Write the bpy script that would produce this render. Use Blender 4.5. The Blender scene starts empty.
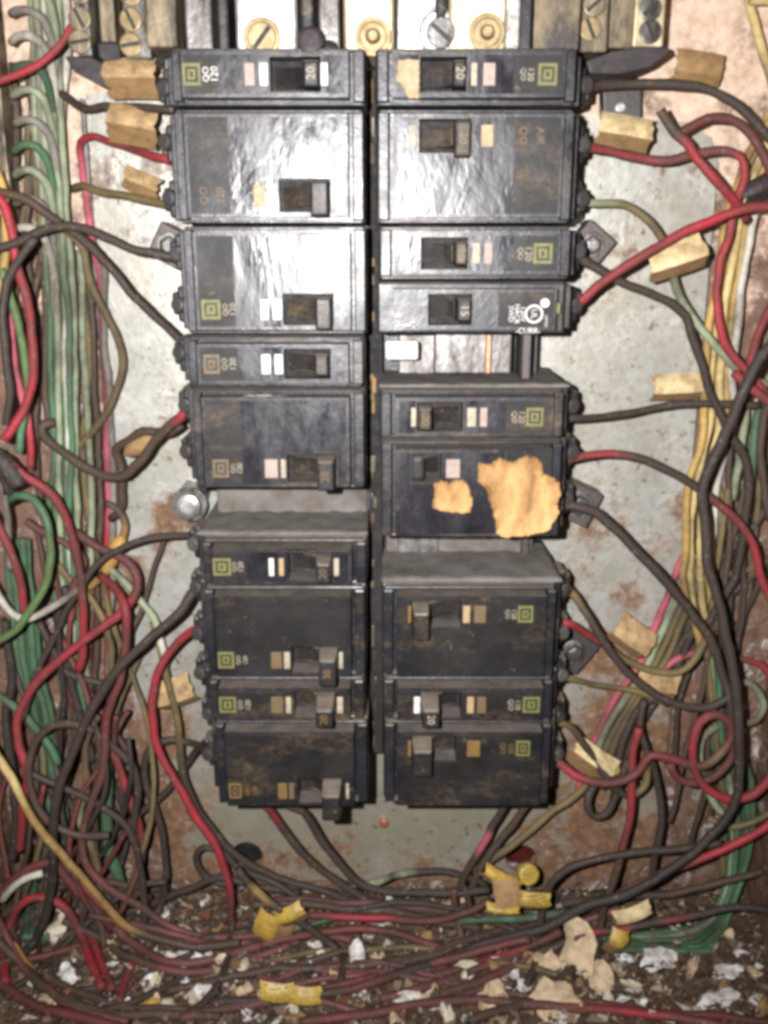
import bpy, bmesh, math, random
from mathutils import Vector, Matrix
random.seed(7)
C = bpy.context.scene.collection
SC = bpy.context.scene

# ------------------------------------------------------------------ camera, light, exposure
FPX = 975.0                 # focal length in pixels of a 768 x 1024 picture
TH = math.radians(15.6)     # the phone looks slightly down
H = 0.435                   # distance from the lens to the back of the box
FACE = 0.075                # height of the breaker faces over the back of the box
Z0 = 0.325                  # height of the lens over the floor of the box
cam_d = bpy.data.cameras.new('camera'); cam = bpy.data.objects.new('camera', cam_d); C.objects.link(cam)
cam.location = (0, -H, Z0); cam.rotation_euler = (math.pi/2 - TH, 0, 0)
cam_d.sensor_fit = 'VERTICAL'; cam_d.sensor_height = 24; cam_d.lens = 24*FPX/1024
cam_d.clip_start = 0.01; cam_d.clip_end = 20
SC.camera = cam
w = bpy.data.worlds.new('World'); SC.world = w; w.use_nodes = True
w.node_tree.nodes['Background'].inputs[0].default_value = (1.0, 0.96, 0.93, 1)
w.node_tree.nodes['Background'].inputs[1].default_value = 0.02
fl = bpy.data.lights.new('phone_flash', 'SPOT'); flash = bpy.data.objects.new('phone_flash', fl); C.objects.link(flash)
fl.energy = 16.5; fl.shadow_soft_size = 0.0025; fl.spot_size = math.radians(108); fl.spot_blend = 0.9
fl.color = (1.0, 0.98, 0.985)
flash.location = (-0.026, -H, Z0 + 0.010)
flash.rotation_euler = (math.pi/2 - math.radians(10), 0, 0)
SC.view_settings.view_transform = 'Standard'; SC.view_settings.look = 'None'
SC.view_settings.exposure = 0; SC.view_settings.gamma = 1
try:
    SC.cycles.filter_width = 3.8
    SC.cycles.max_bounces = 6
    SC.cycles.use_denoising = True
except Exception: pass

# ------------------------------------------------------------------ from a traced outline to a place in the box
ct, st = math.cos(TH), math.sin(TH)
def ray(px, py):
    a, b = (px-384)/FPX, (py-512)/FPX
    return Vector((a, ct - st*b, -st - ct*b))
CAM = Vector((0, -H, Z0))
def P(px, py, h):                      # point at height h (m) over the back of the box
    d = ray(px, py); return CAM + d*((H-h)/d.y)
def F(px, py, z=0.0):                  # point on the floor of the box
    d = ray(px, py); return CAM + d*((z-Z0)/d.z)
XL, XR = -0.19, 0.186
def WP(px, py, h, r):
    p = P(px, py, h)
    if p.z < r+0.0015: p = F(px, py, r+0.0015)
    if p.y > -r-0.001: p.y = -r-0.001
    p.x = min(max(p.x, XL+r+.001), XR-r-.001)
    return p
def Zk(k): return Z0 - (H-FACE)*(-0.178 + 0.0546*k)   # slot edges of the breaker rows

# ------------------------------------------------------------------ materials
def nmat(name):
    m = bpy.data.materials.new(name); m.use_nodes = True
    nt = m.node_tree; b = nt.nodes['Principled BSDF']
    return m, nt, b
def N(nt, t, **kw):
    n = nt.nodes.new(t)
    for k, v in kw.items(): setattr(n, k, v)
    return n
def pos(nt, stretch=None):
    g = N(nt, 'ShaderNodeNewGeometry')
    if stretch is None: return g.outputs['Position']
    m = N(nt, 'ShaderNodeMapping'); m.inputs['Scale'].default_value = stretch
    m.inputs['Rotation'].default_value = (0, 0.5, 0)
    nt.links.new(g.outputs['Position'], m.inputs['Vector']); return m.outputs[0]
def noise(nt, scale, detail=4, rough=.6, vec=None, dist=0):
    n = N(nt, 'ShaderNodeTexNoise'); n.inputs['Scale'].default_value = scale
    n.inputs['Detail'].default_value = detail; n.inputs['Roughness'].default_value = rough
    n.inputs['Distortion'].default_value = dist
    nt.links.new(vec if vec is not None else pos(nt), n.inputs['Vector']); return n.outputs['Fac']
def ramp(nt, fac, lo, hi, a=0.0, b=1.0):
    n = N(nt, 'ShaderNodeMapRange'); n.inputs[1].default_value = lo; n.inputs[2].default_value = hi
    n.inputs[3].default_value = a; n.inputs[4].default_value = b
    nt.links.new(fac, n.inputs[0]); return n.outputs[0]
def math2(nt, op, a, b):
    n = N(nt, 'ShaderNodeMath', operation=op)
    for i, v in enumerate((a, b)):
        if isinstance(v, (int, float)): n.inputs[i].default_value = v
        else: nt.links.new(v, n.inputs[i])
    return n.outputs[0]
def mix(nt, fac, a, b):
    n = N(nt, 'ShaderNodeMix', data_type='RGBA')
    if isinstance(fac, (int, float)): n.inputs[0].default_value = fac
    else: nt.links.new(fac, n.inputs[0])
    for i, v in ((6, a), (7, b)):
        if isinstance(v, tuple): n.inputs[i].default_value = (*v, 1)
        else: nt.links.new(v, n.inputs[i])
    return n.outputs[2]
def bump(nt, b, fac, strength, dist):
    n = N(nt, 'ShaderNodeBump'); n.inputs['Strength'].default_value = strength; n.inputs['Distance'].default_value = dist
    nt.links.new(fac, n.inputs['Height']); nt.links.new(n.outputs[0], b.inputs['Normal'])
def up(nt):
    g = N(nt, 'ShaderNodeNewGeometry'); s = N(nt, 'ShaderNodeSeparateXYZ')
    nt.links.new(g.outputs['Normal'], s.inputs[0]); return s.outputs[2]
def zpos(nt, axis=2):
    g = N(nt, 'ShaderNodeNewGeometry'); s = N(nt, 'ShaderNodeSeparateXYZ')
    nt.links.new(g.outputs['Position'], s.inputs[0]); return s.outputs[axis]
M = {}
def simple(name, col, rough=.5, metal=0.0, lo=.42, dirt=(.06,.045,.03), dirtamt=.5, scale=180, bmp=.15, spec=None, stretch=None):
    m, nt, b = nmat(name)
    f = ramp(nt, noise(nt, scale, 6, .7, pos(nt, stretch) if stretch else None), lo, lo+.30, 0, dirtamt)
    nt.links.new(mix(nt, f, col, dirt), b.inputs['Base Color'])
    b.inputs['Metallic'].default_value = metal
    r = ramp(nt, noise(nt, scale*1.7, 4), .3, .7, max(rough-.12, .05), min(rough+.15, 1))
    nt.links.new(r, b.inputs['Roughness'])
    if bmp: bump(nt, b, noise(nt, scale*2.5, 4), bmp, .0006)
    if spec is not None: b.inputs['Specular IOR Level'].default_value = spec
    M[name] = m; return m
def plastic(name, col, rough, dust=(.13,.11,.09), spec=.5, scuff=.6, bm_=.25):
    m, nt, b = nmat(name)
    big = noise(nt, 55, 5, .65); fine = noise(nt, 420, 5, .7)
    c = mix(nt, ramp(nt, big, .38, .68, 0, .55), col, (col[0]*1.6+.006, col[1]*1.5+.005, col[2]*1.4+.004))
    sc = math2(nt, 'MULTIPLY', ramp(nt, fine, .60, .72, 0, 1), ramp(nt, noise(nt, 90, 3), .5, .62, 0, scuff))
    c = mix(nt, sc, c, (.30, .26, .21))
    gr = math2(nt, 'MULTIPLY', ramp(nt, noise(nt, 60, 7, .75, pos(nt, (.35, 1, 1.2))), .50, .68, 0, .65), ramp(nt, fine, .35, .6))
    c = mix(nt, gr, c, (.13, .085, .045))
    d = math2(nt, 'MULTIPLY', ramp(nt, up(nt), .35, .8), ramp(nt, noise(nt, 120, 6, .7), .25, .6, .45, 1))
    c = mix(nt, d, c, dust)
    nt.links.new(c, b.inputs['Base Color'])
    nt.links.new(math2(nt, 'MAXIMUM', ramp(nt, big, .3, .7, rough-.08, rough+.16), math2(nt, 'MULTIPLY', d, .85)), b.inputs['Roughness'])
    b.inputs['Specular IOR Level'].default_value = spec
    h = math2(nt, 'ADD', math2(nt, 'MULTIPLY', noise(nt, 170, 4, .6), .7), math2(nt, 'MULTIPLY', fine, .3))
    bump(nt, b, h, bm_, .0012)
    M[name] = m; return m
plastic('black_plastic', (.0095,.0098,.0128), .34)
plastic('lever_plastic', (.012,.0115,.012), .42, dust=(.20,.165,.125), spec=.35)
plastic('nameplate', (.0095,.0088,.0088), .5, spec=.3, scuff=.45, bm_=.2)
# clear glossy label, cockled and scratched
m, nt, b = nmat('label_film')
v = pos(nt, (1, 1, .45))
n1 = noise(nt, 60, 4, .6, v, .3); n2 = noise(nt, 300, 5, .7, v); n3 = noise(nt, 80, 6, .72, v)
nt.links.new(mix(nt, ramp(nt, noise(nt, 70, 5), .4, .7), (.010,.0095,.0125), (.026,.0235,.027)), b.inputs['Base Color'])
nt.links.new(ramp(nt, n3, .36, .64, .17, .44), b.inputs['Roughness'])
b.inputs['Specular IOR Level'].default_value = .48
bump(nt, b, math2(nt, 'ADD', math2(nt, 'MULTIPLY', n1, 1.0), math2(nt, 'MULTIPLY', n2, .16)), .25, .0024)
M['label_film'] = m
simple('recess_black', (.008,.008,.008), .8, dirtamt=.3, bmp=0)  # shade of slots, centre gap and hole put into a near-black colour
simple('print_olive', (.15,.145,.035), .6, dirtamt=.6, scale=400)
simple('print_amber', (.17,.095,.022), .6, dirtamt=.45, scale=400)
simple('print_cream', (.36,.31,.22), .6, dirtamt=.6, scale=400)
simple('print_white', (.66,.64,.60), .5, dirtamt=.5, scale=400)
simple('print_pink', (.34,.25,.21), .6, dirtamt=.4, scale=300)
simple('print_tan', (.36,.25,.13), .6, dirtamt=.4, scale=300)
simple('print_brown', (.13,.085,.038), .6, dirtamt=.4, scale=300)
simple('print_black', (.012,.012,.010), .6, dirtamt=.2)
simple('tinned_brass', (.66,.57,.38), .42, .7, dirt=(.28,.19,.08), dirtamt=.75, scale=90, bmp=.3)
simple('brass', (.31,.235,.125), .5, .6, dirt=(.10,.06,.025), dirtamt=.7, scale=150)
simple('bright_metal', (.60,.59,.57), .38, .75, dirt=(.12,.09,.06), dirtamt=.9, scale=120, bmp=.25)
simple('dull_metal', (.27,.26,.25), .45, .7, lo=.35, dirt=(.035,.026,.02), dirtamt=1.0, scale=150, stretch=(1, 1, .35), bmp=.3)
simple('sooty_plate', (.045,.038,.034), .5, .3, dirt=(.36,.27,.15), dirtamt=.85, scale=75, bmp=.3, stretch=(1, 1, .5))
simple('rusty_dark', (.028,.019,.014), .6, .2, dirt=(.10,.05,.02), dirtamt=.8, scale=120, bmp=.4)
simple('grimy_metal', (.34,.27,.17), .5, .4, lo=.32, dirt=(.022,.018,.015), dirtamt=1.0, scale=130, stretch=(1, 1, .25), bmp=.3)
simple('dark_steel', (.07,.07,.075), .45, .5, dirt=(.12,.07,.035), dirtamt=.6)
simple('bolt_plate', (.085,.085,.085), .5, .5, dirt=(.13,.07,.035), dirtamt=.8, scale=110, bmp=.3)
simple('copper', (.50,.24,.14), .4, .7, dirt=(.2,.15,.1))
simple('cardboard', (.46,.31,.155), .85, lo=.36, dirt=(.15,.09,.04), dirtamt=.9, scale=200, bmp=.3)
simple('cream_card', (.60,.48,.26), .8, lo=.38, dirt=(.20,.12,.05), dirtamt=.9, scale=170, bmp=.3)
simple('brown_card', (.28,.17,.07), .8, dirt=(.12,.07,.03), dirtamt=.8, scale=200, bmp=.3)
simple('torn_paper', (.50,.30,.12), .85, lo=.37, dirt=(.19,.09,.03), dirtamt=1.0, scale=120, bmp=1.0, stretch=(1, 1, .4))
simple('yellow_tag', (.44,.29,.045), .5, dirt=(.17,.10,.03), dirtamt=.9, scale=160)
simple('white_flake', (.72,.71,.70), .6, lo=.38, dirt=(.20,.15,.10), dirtamt=.95, scale=130)
simple('tan_scrap', (.55,.42,.27), .85, dirt=(.20,.13,.07), dirtamt=.8, scale=170, bmp=.4)
simple('pale_scrap', (.62,.56,.42), .85, dirt=(.22,.17,.10), dirtamt=.8, scale=170, bmp=.4)
simple('black_tape', (.016,.013,.014), .6, dirt=(.06,.035,.035), dirtamt=.7)
simple('ochre_tape', (.38,.22,.05), .6, dirtamt=.6)
simple('red_rubber', (.10,.012,.012), .5)
simple('dusty_gray', (.165,.15,.135), .9, dirt=(.075,.058,.045), dirtamt=1.0, scale=70, bmp=.5)
# printed yellow wire tag: rows of fine print
m, nt, b = nmat('printed_tag')
wv = N(nt, 'ShaderNodeTexWave'); wv.inputs['Scale'].default_value = 260; wv.inputs['Distortion'].default_value = 1.2
nt.links.new(pos(nt), wv.inputs['Vector']); wv.bands_direction = 'Z'
pr = math2(nt, 'MULTIPLY', ramp(nt, wv.outputs['Fac'], .66, .8), ramp(nt, noise(nt, 900, 2), .42, .5))
cc = mix(nt, ramp(nt, noise(nt, 150, 5), .45, .75, 0, .6), (.46,.32,.055), (.16,.10,.03))
nt.links.new(mix(nt, pr, cc, (.05,.03,.02)), b.inputs['Base Color']); b.inputs['Roughness'].default_value = .5
M['printed_tag'] = m
# galvanised plate with rust blooms
m, nt, b = nmat('galvanised')
z = zpos(nt)
low = ramp(nt, z, .050, .0, -.03, .20)
x_ = zpos(nt, 0)
lowr = math2(nt, 'MULTIPLY', ramp(nt, x_, .050, .105), ramp(nt, z, .25, .10, 0, .22))
lowr = math2(nt, 'ADD', lowr, math2(nt, 'MULTIPLY', ramp(nt, x_, -.078, -.105), ramp(nt, z, .24, .10, 0, .20)))
rn = math2(nt, 'ADD', math2(nt, 'ADD', noise(nt, 42, 8, .68), low), lowr)
stains = [(600, 262, .020, .13), (590, 528, .024, .13), (176, 518, .020, .16), (588, 655, .018, .12), (150, 222, .022, .12), (236, 872, .022, .13), (700, 330, .016, .12), (128, 130, .03, .12), (690, 470, .016, .12), (640, 600, .018, .1), (130, 600, .02, .12), (140, 800, .035, .14)]
g_ = N(nt, 'ShaderNodeNewGeometry')
for sx, sy, sr, sa in stains:
    p_ = P(sx, sy, .006); dn = N(nt, 'ShaderNodeVectorMath', operation='DISTANCE'); dn.inputs[1].default_value = p_
    nt.links.new(g_.outputs['Position'], dn.inputs[0]); rn = math2(nt, 'ADD', rn, ramp(nt, dn.outputs['Value'], 0, sr, sa, 0))
base = mix(nt, ramp(nt, noise(nt, 75, 6, .7), .35, .7), (.45,.445,.405), (.30,.295,.255))
base = mix(nt, ramp(nt, noise(nt, 22, 5, .7), .45, .68, 0, .6), base, (.30,.27,.20))
base = mix(nt, ramp(nt, noise(nt, 300, 5, .75), .54, .74, 0, .55), base, (.19,.155,.10))
base = mix(nt, math2(nt, 'MULTIPLY', ramp(nt, z, .13, .05), ramp(nt, noise(nt, 60, 6, .7), .3, .55, .35, .8)), base, (.25,.225,.155))
spots = math2(nt, 'MAXIMUM', ramp(nt, noise(nt, 230, 3, .5), .65, .71), ramp(nt, noise(nt, 130, 5, .65), .64, .69))
rust = mix(nt, ramp(nt, noise(nt, 190, 6, .75), .4, .65), (.19,.098,.048), (.080,.045,.026))
rust = mix(nt, ramp(nt, noise(nt, 260, 4, .7), .55, .68, 0, .5), rust, (.36,.32,.28))
c = mix(nt, math2(nt, 'MULTIPLY', spots, .75), base, (.15,.08,.034))
rf = ramp(nt, rn, .56, .69)
c = mix(nt, rf, c, rust)
nt.links.new(c, b.inputs['Base Color'])
nt.links.new(ramp(nt, rf, 0, 1, .38, .0), b.inputs['Metallic'])
nt.links.new(ramp(nt, rf, 0, 1, .40, .75), b.inputs['Roughness'])
bump(nt, b, math2(nt, 'ADD', noise(nt, 140, 6, .7), rf), .25, .0012)
M['galvanised'] = m
# rusted box wall: old beige paint, rust and silvery flakes
m, nt, b = nmat('rusted_paint')
x_ = zpos(nt, 0); z = zpos(nt)
n0 = noise(nt, 34, 8, .7); n1 = noise(nt, 150, 6, .72)
rust = mix(nt, ramp(nt, n1, .36, .66), (.19,.105,.066), (.075,.042,.028))
flake = math2(nt, 'MULTIPLY', ramp(nt, noise(nt, 120, 7, .78, None, .8), .53, .61), ramp(nt, noise(nt, 26, 3), .42, .54))
rust = mix(nt, flake, rust, (.50,.46,.43))
paint = mix(nt, ramp(nt, n1, .42, .68), (.62,.48,.37), (.42,.28,.18))
pf = math2(nt, 'ADD', n0, math2(nt, 'ADD', ramp(nt, z, .10, .42, -.26, .16), 0.0))
c = mix(nt, ramp(nt, pf, .50, .58), rust, paint)
nt.links.new(c, b.inputs['Base Color']); b.inputs['Roughness'].default_value = .55
bump(nt, b, math2(nt, 'ADD', n1, flake), .5, .0015)
M['rusted_paint'] = m
# dirty floor of the box
m, nt, b = nmat('floor_dirt')
n1 = noise(nt, 160, 8, .75)
c = mix(nt, ramp(nt, n1, .36, .64), (.040,.022,.013), (.165,.095,.052))
c = mix(nt, ramp(nt, noise(nt, 260, 5, .7), .6, .68), c, (.34,.26,.17))
nt.links.new(c, b.inputs['Base Color']); b.inputs['Roughness'].default_value = .9
bump(nt, b, n1, .8, .003)
M['floor_dirt'] = m
# wire insulation: its own colour along the wire, under grime
m, nt, b = nmat('insulation')
at = N(nt, 'ShaderNodeAttribute'); at.attribute_name = 'tint'
n1 = noise(nt, 34, 6, .68); n2 = noise(nt, 380, 5, .7)
g = math2(nt, 'MULTIPLY', ramp(nt, n1, .36, .60, .10, .86), ramp(nt, n2, .25, .7, .7, 1))
c = mix(nt, g, at.outputs['Color'], (.044,.030,.022))
c = mix(nt, ramp(nt, n2, .58, .70, 0, .5), c, (.22,.18,.135))
nt.links.new(c, b.inputs['Base Color'])
nt.links.new(ramp(nt, n1, .3, .7, .46, .8), b.inputs['Roughness']); b.inputs['Specular IOR Level'].default_value = .35
bump(nt, b, n2, .5, .0008)
M['insulation'] = m
# loose litter carries its own colour
m, nt, b = nmat('litter')
at = N(nt, 'ShaderNodeAttribute'); at.attribute_name = 'tint'
nt.links.new(mix(nt, ramp(nt, noise(nt, 500, 4), .4, .7, 0, .5), at.outputs['Color'], (.06,.04,.03)), b.inputs['Base Color'])
b.inputs['Roughness'].default_value = .85
M['litter'] = m

# ------------------------------------------------------------------ building helpers
def tag(o, label=None, cat=None, group=None, kind=None):
    if label: o['label'] = label
    if cat: o['category'] = cat
    if group: o['group'] = group
    if kind: o['kind'] = kind
    return o
def thing(name, loc, label, cat, group=None):
    o = bpy.data.objects.new(name, None); C.objects.link(o); o.location = loc; o.empty_display_size = .01
    return tag(o, label, cat, group)
def wloc(o):
    v = Vector((0, 0, 0))
    while o is not None: v += o.location; o = o.parent
    return v
def link(name, bm, mat, parent=None, smooth=False, origin=None):
    """bm is in world coordinates; the object's origin sits at its parent's"""
    me = bpy.data.meshes.new(name)
    bmesh.ops.recalc_face_normals(bm, faces=bm.faces)
    o = bpy.data.objects.new(name, me); C.objects.link(o)
    org = Vector(origin) if origin is not None else (wloc(parent) if parent else None)
    if org is None:
        co = [v.co for v in bm.verts]
        org = sum(co, Vector())/max(len(co), 1)
    bmesh.ops.translate(bm, verts=bm.verts, vec=-org)
    bm.to_mesh(me); bm.free()
    if smooth:
        for p in me.polygons: p.use_smooth = True
    if parent: o.parent = parent; o.location = org - wloc(parent)
    else: o.location = org
    if isinstance(mat, str): mat = M[mat]
    me.materials.append(mat)
    return o
def box(bm, x0, x1, y0, y1, z0, z1, bev=0.0, seg=2):
    x0, x1 = sorted((x0, x1)); y0, y1 = sorted((y0, y1)); z0, z1 = sorted((z0, z1))
    r = bmesh.ops.create_cube(bm, size=1)
    for v in r['verts']:
        v.co = Vector(((x0+x1)/2 + v.co.x*(x1-x0), (y0+y1)/2 + v.co.y*(y1-y0), (z0+z1)/2 + v.co.z*(z1-z0)))
    if bev:
        es = list({e for v in r['verts'] for e in v.link_edges})
        bmesh.ops.bevel(bm, geom=es, offset=bev, segments=seg, affect='EDGES', profile=.5)
    return r
def B(*a, **k):
    bm = bmesh.new(); box(bm, *a, **k); return bm
def hull(bm, bot, top, bev=0.0):
    """prism between two loops of world points"""
    n = len(bot)
    a = [bm.verts.new(p) for p in bot]; b_ = [bm.verts.new(p) for p in top]
    fs = [bm.faces.new(a), bm.faces.new(b_)]
    for i in range(n):
        fs.append(bm.faces.new((a[i], a[(i+1) % n], b_[(i+1) % n], b_[i])))
    if bev:
        es = list({e for v in b_ for e in v.link_edges})
        bmesh.ops.bevel(bm, geom=es, offset=bev, segments=2, affect='EDGES', profile=.5)
def cyl(bm, c, axis, r, h, seg=20, bev=0.0, r2=None):
    axis = Vector(axis).normalized()
    q = Vector((0, 0, 1)).rotation_difference(axis).to_matrix().to_4x4()
    rr = bmesh.ops.create_cone(bm, cap_ends=True, segments=seg, radius1=r, radius2=r if r2 is None else r2, depth=h,
                          matrix=Matrix.Translation(Vector(c) + axis*h/2) @ q)
    if bev:
        es = [e for e in {e for v in rr['verts'] for e in v.link_edges} if all((v.co-Vector(c)).dot(axis) > h*.9 for v in e.verts)]
        bmesh.ops.bevel(bm, geom=es, offset=bev, segments=2, affect='EDGES', profile=.5)
def holed(bm, x0, x1, z0, z1, hx0, hx1, hz0, hz1, yb, yt, bev=0.0):
    """flat block facing the viewer (-Y) with a rectangular opening"""
    xs = [x0, hx0, hx1, x1]; zs = [z0, hz0, hz1, z1]
    T = {}; Bt = {}
    for i in range(4):
        for j in range(4):
            T[i, j] = bm.verts.new((xs[i], yt, zs[j])); Bt[i, j] = bm.verts.new((xs[i], yb, zs[j]))
    for i in range(3):
        for j in range(3):
            if (i, j) == (1, 1): continue
            bm.faces.new((T[i, j], T[i+1, j], T[i+1, j+1], T[i, j+1]))
    def wall(seq):
        for a, b_ in zip(seq, seq[1:]): bm.faces.new((T[a], T[b_], Bt[b_], Bt[a]))
    wall([(0,0),(1,0),(2,0),(3,0),(3,1),(3,2),(3,3),(2,3),(1,3),(0,3),(0,2),(0,1),(0,0)])
    wall([(1,1),(2,1),(2,2),(1,2),(1,1)])
    bm.verts.index_update()
    for k in list(Bt):
        if not Bt[k].link_faces: bm.verts.remove(Bt[k])
    if bev:
        es = [e for e in bm.edges if len(e.link_faces) == 2 and e.calc_face_angle(0) > 1 and all(abs(v.co.y-yt) < 1e-7 for v in e.verts)]
        bmesh.ops.bevel(bm, geom=es, offset=bev, segments=2, affect='EDGES', profile=.5)
def sheet(bm, outline, holes, y0, y1):
    """plate in the XZ plane with round holes"""
    es = []
    def loop(pts):
        vs = [bm.verts.new((x, y0, z)) for x, z in pts]
        for i in range(len(vs)): es.append(bm.edges.new((vs[i], vs[(i+1) % len(vs)])))
    loop(outline)
    for x, z, r in holes: loop([(x+r*math.cos(a*math.tau/28), z+r*math.sin(a*math.tau/28)) for a in range(28)])
    bmesh.ops.triangle_fill(bm, edges=es, use_beauty=True)
    fs = list(bm.faces)
    r = bmesh.ops.extrude_face_region(bm, geom=fs)
    bmesh.ops.translate(bm, verts=[v for v in r['geom'] if isinstance(v, bmesh.types.BMVert)], vec=(0, y1-y0, 0))
def text(name, s, size, o, dx, dy, mat, parent, th=.00012):
    cu = bpy.data.curves.new('t', 'FONT'); cu.body = s; cu.size = size; cu.align_x = 'CENTER'; cu.align_y = 'CENTER'
    cu.extrude = th; cu.resolution_u = 2
    ob = bpy.data.objects.new('t', cu); C.objects.link(ob); bpy.context.view_layer.update()
    me = bpy.data.meshes.new_from_object(ob); bpy.data.objects.remove(ob)
    bm = bmesh.new(); bm.from_mesh(me); bpy.data.meshes.remove(me)
    dx, dy, o = Vector(dx), Vector(dy), Vector(o); dn = dx.cross(dy)
    for v in bm.verts: v.co = o + dx*v.co.x + dy*v.co.y + dn*v.co.z
    return link(name, bm, mat, parent)
def frame_ring(bm, cx, cz, w_, h_, t, y0, y1):
    holed(bm, cx-w_/2, cx+w_/2, cz-h_/2, cz+h_/2, cx-w_/2+t, cx+w_/2-t, cz-h_/2+t, cz+h_/2-t, y0, y1)
# ------------------------------------------------------------------ the box
ZT = 0.50
hL = P(247, 856, .006); hR = P(521, 858, .006)
holes = [(hL.x, hL.z, .0082), (hR.x, hR.z, .0078)]
enc = thing('panel_box', (0, 0, 0), 'rusty steel electrical box with peeling beige paint, holding all the breakers and wires', 'electrical box')
bm = bmesh.new(); sheet(bm, [(XL, 0), (XR, 0), (XR, ZT), (XL, ZT)], [(x, z, r+.0006) for x, z, r in holes], 0.0, .0015)
link('back_wall', bm, 'rusted_paint', enc)
link('side_wall', B(XL-.0015, XL, -.105, .0015, -.0015, ZT, .0004), 'rusted_paint', enc)
link('side_wall', B(XR, XR+.0015, -.105, .0015, -.0015, ZT, .0004), 'rusted_paint', enc)
link('top_wall', B(XL, XR, -.105, .0015, ZT, ZT+.0015), 'rusted_paint', enc)
# floor with an uneven crust of dirt
bm = bmesh.new()
nx, ny = 110, 34
import mathutils
vs = [[bm.verts.new((XL+(XR-XL)*i/nx, -.105+.105*j/ny, 0)) for j in range(ny+1)] for i in range(nx+1)]
for i in range(nx+1):
    for j in range(ny+1):
        v = vs[i][j]; q = v.co*95
        v.co.z = -.0016 + .0022*mathutils.noise.noise(q) + .0012*mathutils.noise.noise(q*2.7)
for i in range(nx):
    for j in range(ny): bm.faces.new((vs[i][j], vs[i+1][j], vs[i+1][j+1], vs[i][j+1]))
link('bottom_wall', bm, 'floor_dirt', enc, True)
for (x, z, r), mt in zip(holes, ('recess_black', 'red_rubber')):
    bm = bmesh.new()
    a = [[bm.verts.new((x+rr*math.cos(t*math.tau/28), y, z+rr*math.sin(t*math.tau/28))) for t in range(28)] for rr, y in ((r+.0005, .0016), (r+.0005, .014), (.0001, .014))]
    for p, q in zip(a, a[1:]):
        for t in range(28): bm.faces.new((p[t], p[(t+1) % 28], q[(t+1) % 28], q[t]))
    link('knockout', bm, mt, enc)

pl = P(109, 400, .006); pr = P(706, 300, .006); pt = P(640, 122, .006).z; ptl = P(110, 84, .006).z
plate = thing('mounting_plate', (0, -.004, .012), 'galvanised mounting plate with rust blooms behind the two columns of breakers', 'metal plate')
bm = bmesh.new()
cr = .012
out = [(pl.x+.012, .010), (pr.x-.016, .010), (pr.x-.004, .020), (pr.x, .06), (pr.x, pt-.016), (pr.x-.004, pt-.006), (pr.x-.014, pt), (.08, pt+.002), (.08, ptl+.03), (-.09, ptl+.03), (-.09, ptl), (pl.x, ptl-.004), (pl.x-.002, .20), (pl.x+.003, .05)]
sheet(bm, out, holes, -.0062, -.0046)
link('sheet', bm, 'galvanised', plate)
# joggled edge that stiffens the plate
link('flange', B(pl.x-.0016, pl.x, -.0100, -.0010, .215, ptl-.006, .0004), 'dull_metal', plate)
def screw_head(bm, c, r, h, axis=(0, -1, 0), ang=.6, slot=True, dome=False):
    c = Vector(c); cyl(bm, c, axis, r, h, 20, h*.35)
pin = P(384, 822, .006)
bm = bmesh.new(); cyl(bm, (pin.x, -.0060, pin.z), (0, -1, 0), .0026, .0022, 14, .0008); cyl(bm, (pin.x, -.0080, pin.z), (0, -1, 0), .0012, .0012, 10)
link('rivet', bm, 'copper', plate)

# interior support under the breakers, with its two bus bars
zt, zb = Zk(0)-.002, Zk(15)+.004
base = thing('bus_assembly', (0, -.006, zb), 'grimy bus bar assembly under the breakers, bare where two slots are empty', 'bus bar')
link('insulator', B(-.063, .060, -.020, -.0066, zb, zt, .001), 'black_plastic', base)
for s in (-1, 1):
    link('bus_rail', B(s*.006, s*.024, -.0275, -.0205, zb+.004, zt-.002, .0006), 'dull_metal', base)
    link('hook_rail', B(s*.060, s*.0635, -.030, -.0066, zb+.002, zt, .0008), 'dark_steel', base)
for k_, xa, xb in ((8, -.0715, -.0070), (9, .0010, .0655)):
    tag(link('filler_strip', B(xa, xb, -.032 if k_ == 8 else -.026, -.0205, Zk(k_+1)-.001, Zk(k_)+.002, .0012), 'dusty_gray', base), 'dust-covered strip in an empty slot')
bm = bmesh.new()
for k in range(15):
    z = (Zk(k)+Zk(k+1))/2
    for s in (-1, 1): box(bm, s*.0242, s*.052, -.0262, -.0232, z-.0045, z+.0045, .0006)
tag(link('stabs', bm, 'dull_metal', base), kind='stuff')
# what shows in the empty slot of the right-hand column
zc = (Zk(5)+Zk(6))/2
tag(link('bus_bar', B(.020, .0515, -.0400, -.0365, zc-.0085, zc+.0085, .001), 'dull_metal', base), 'bare grimy bus bar in the empty slot')
link('bus_bar', B(.0005, .0135, -.0500, -.0460, zc-.0015, zc+.0060, .001), 'print_white', base)
link('spring_clip', B(.0405, .0425, -.0455, -.0405, zc-.0075, zc+.0080, .0004), 'copper', base)
link('spring_clip', B(.054, .0575, -.052, -.031, zc-.0090, zc+.0092, .0006), 'dark_steel', base)
# the spine between the two columns
spine = thing('center_spine', (-.0040, -.020, zb), 'narrow dark strip with rusty streaks in the gap between the two breaker columns', 'metal strip')
link('strip', B(-.0062, -.0006, -.034, -.0202, zb, zt, .0003), 'recess_black', spine)
for i in range(34):
    z = random.uniform(zb, zt-.01); hh = random.uniform(.002, .010)
    link('rust_streak', B(-.0050+random.uniform(-.001, .0012), -.0044+random.uniform(-.0005,.0015), -.0350, -.0339, z, z+hh, .0004), random.choice(['rusty_dark', 'print_brown', 'brown_card', 'rusty_dark', 'grimy_metal']), spine)

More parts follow.
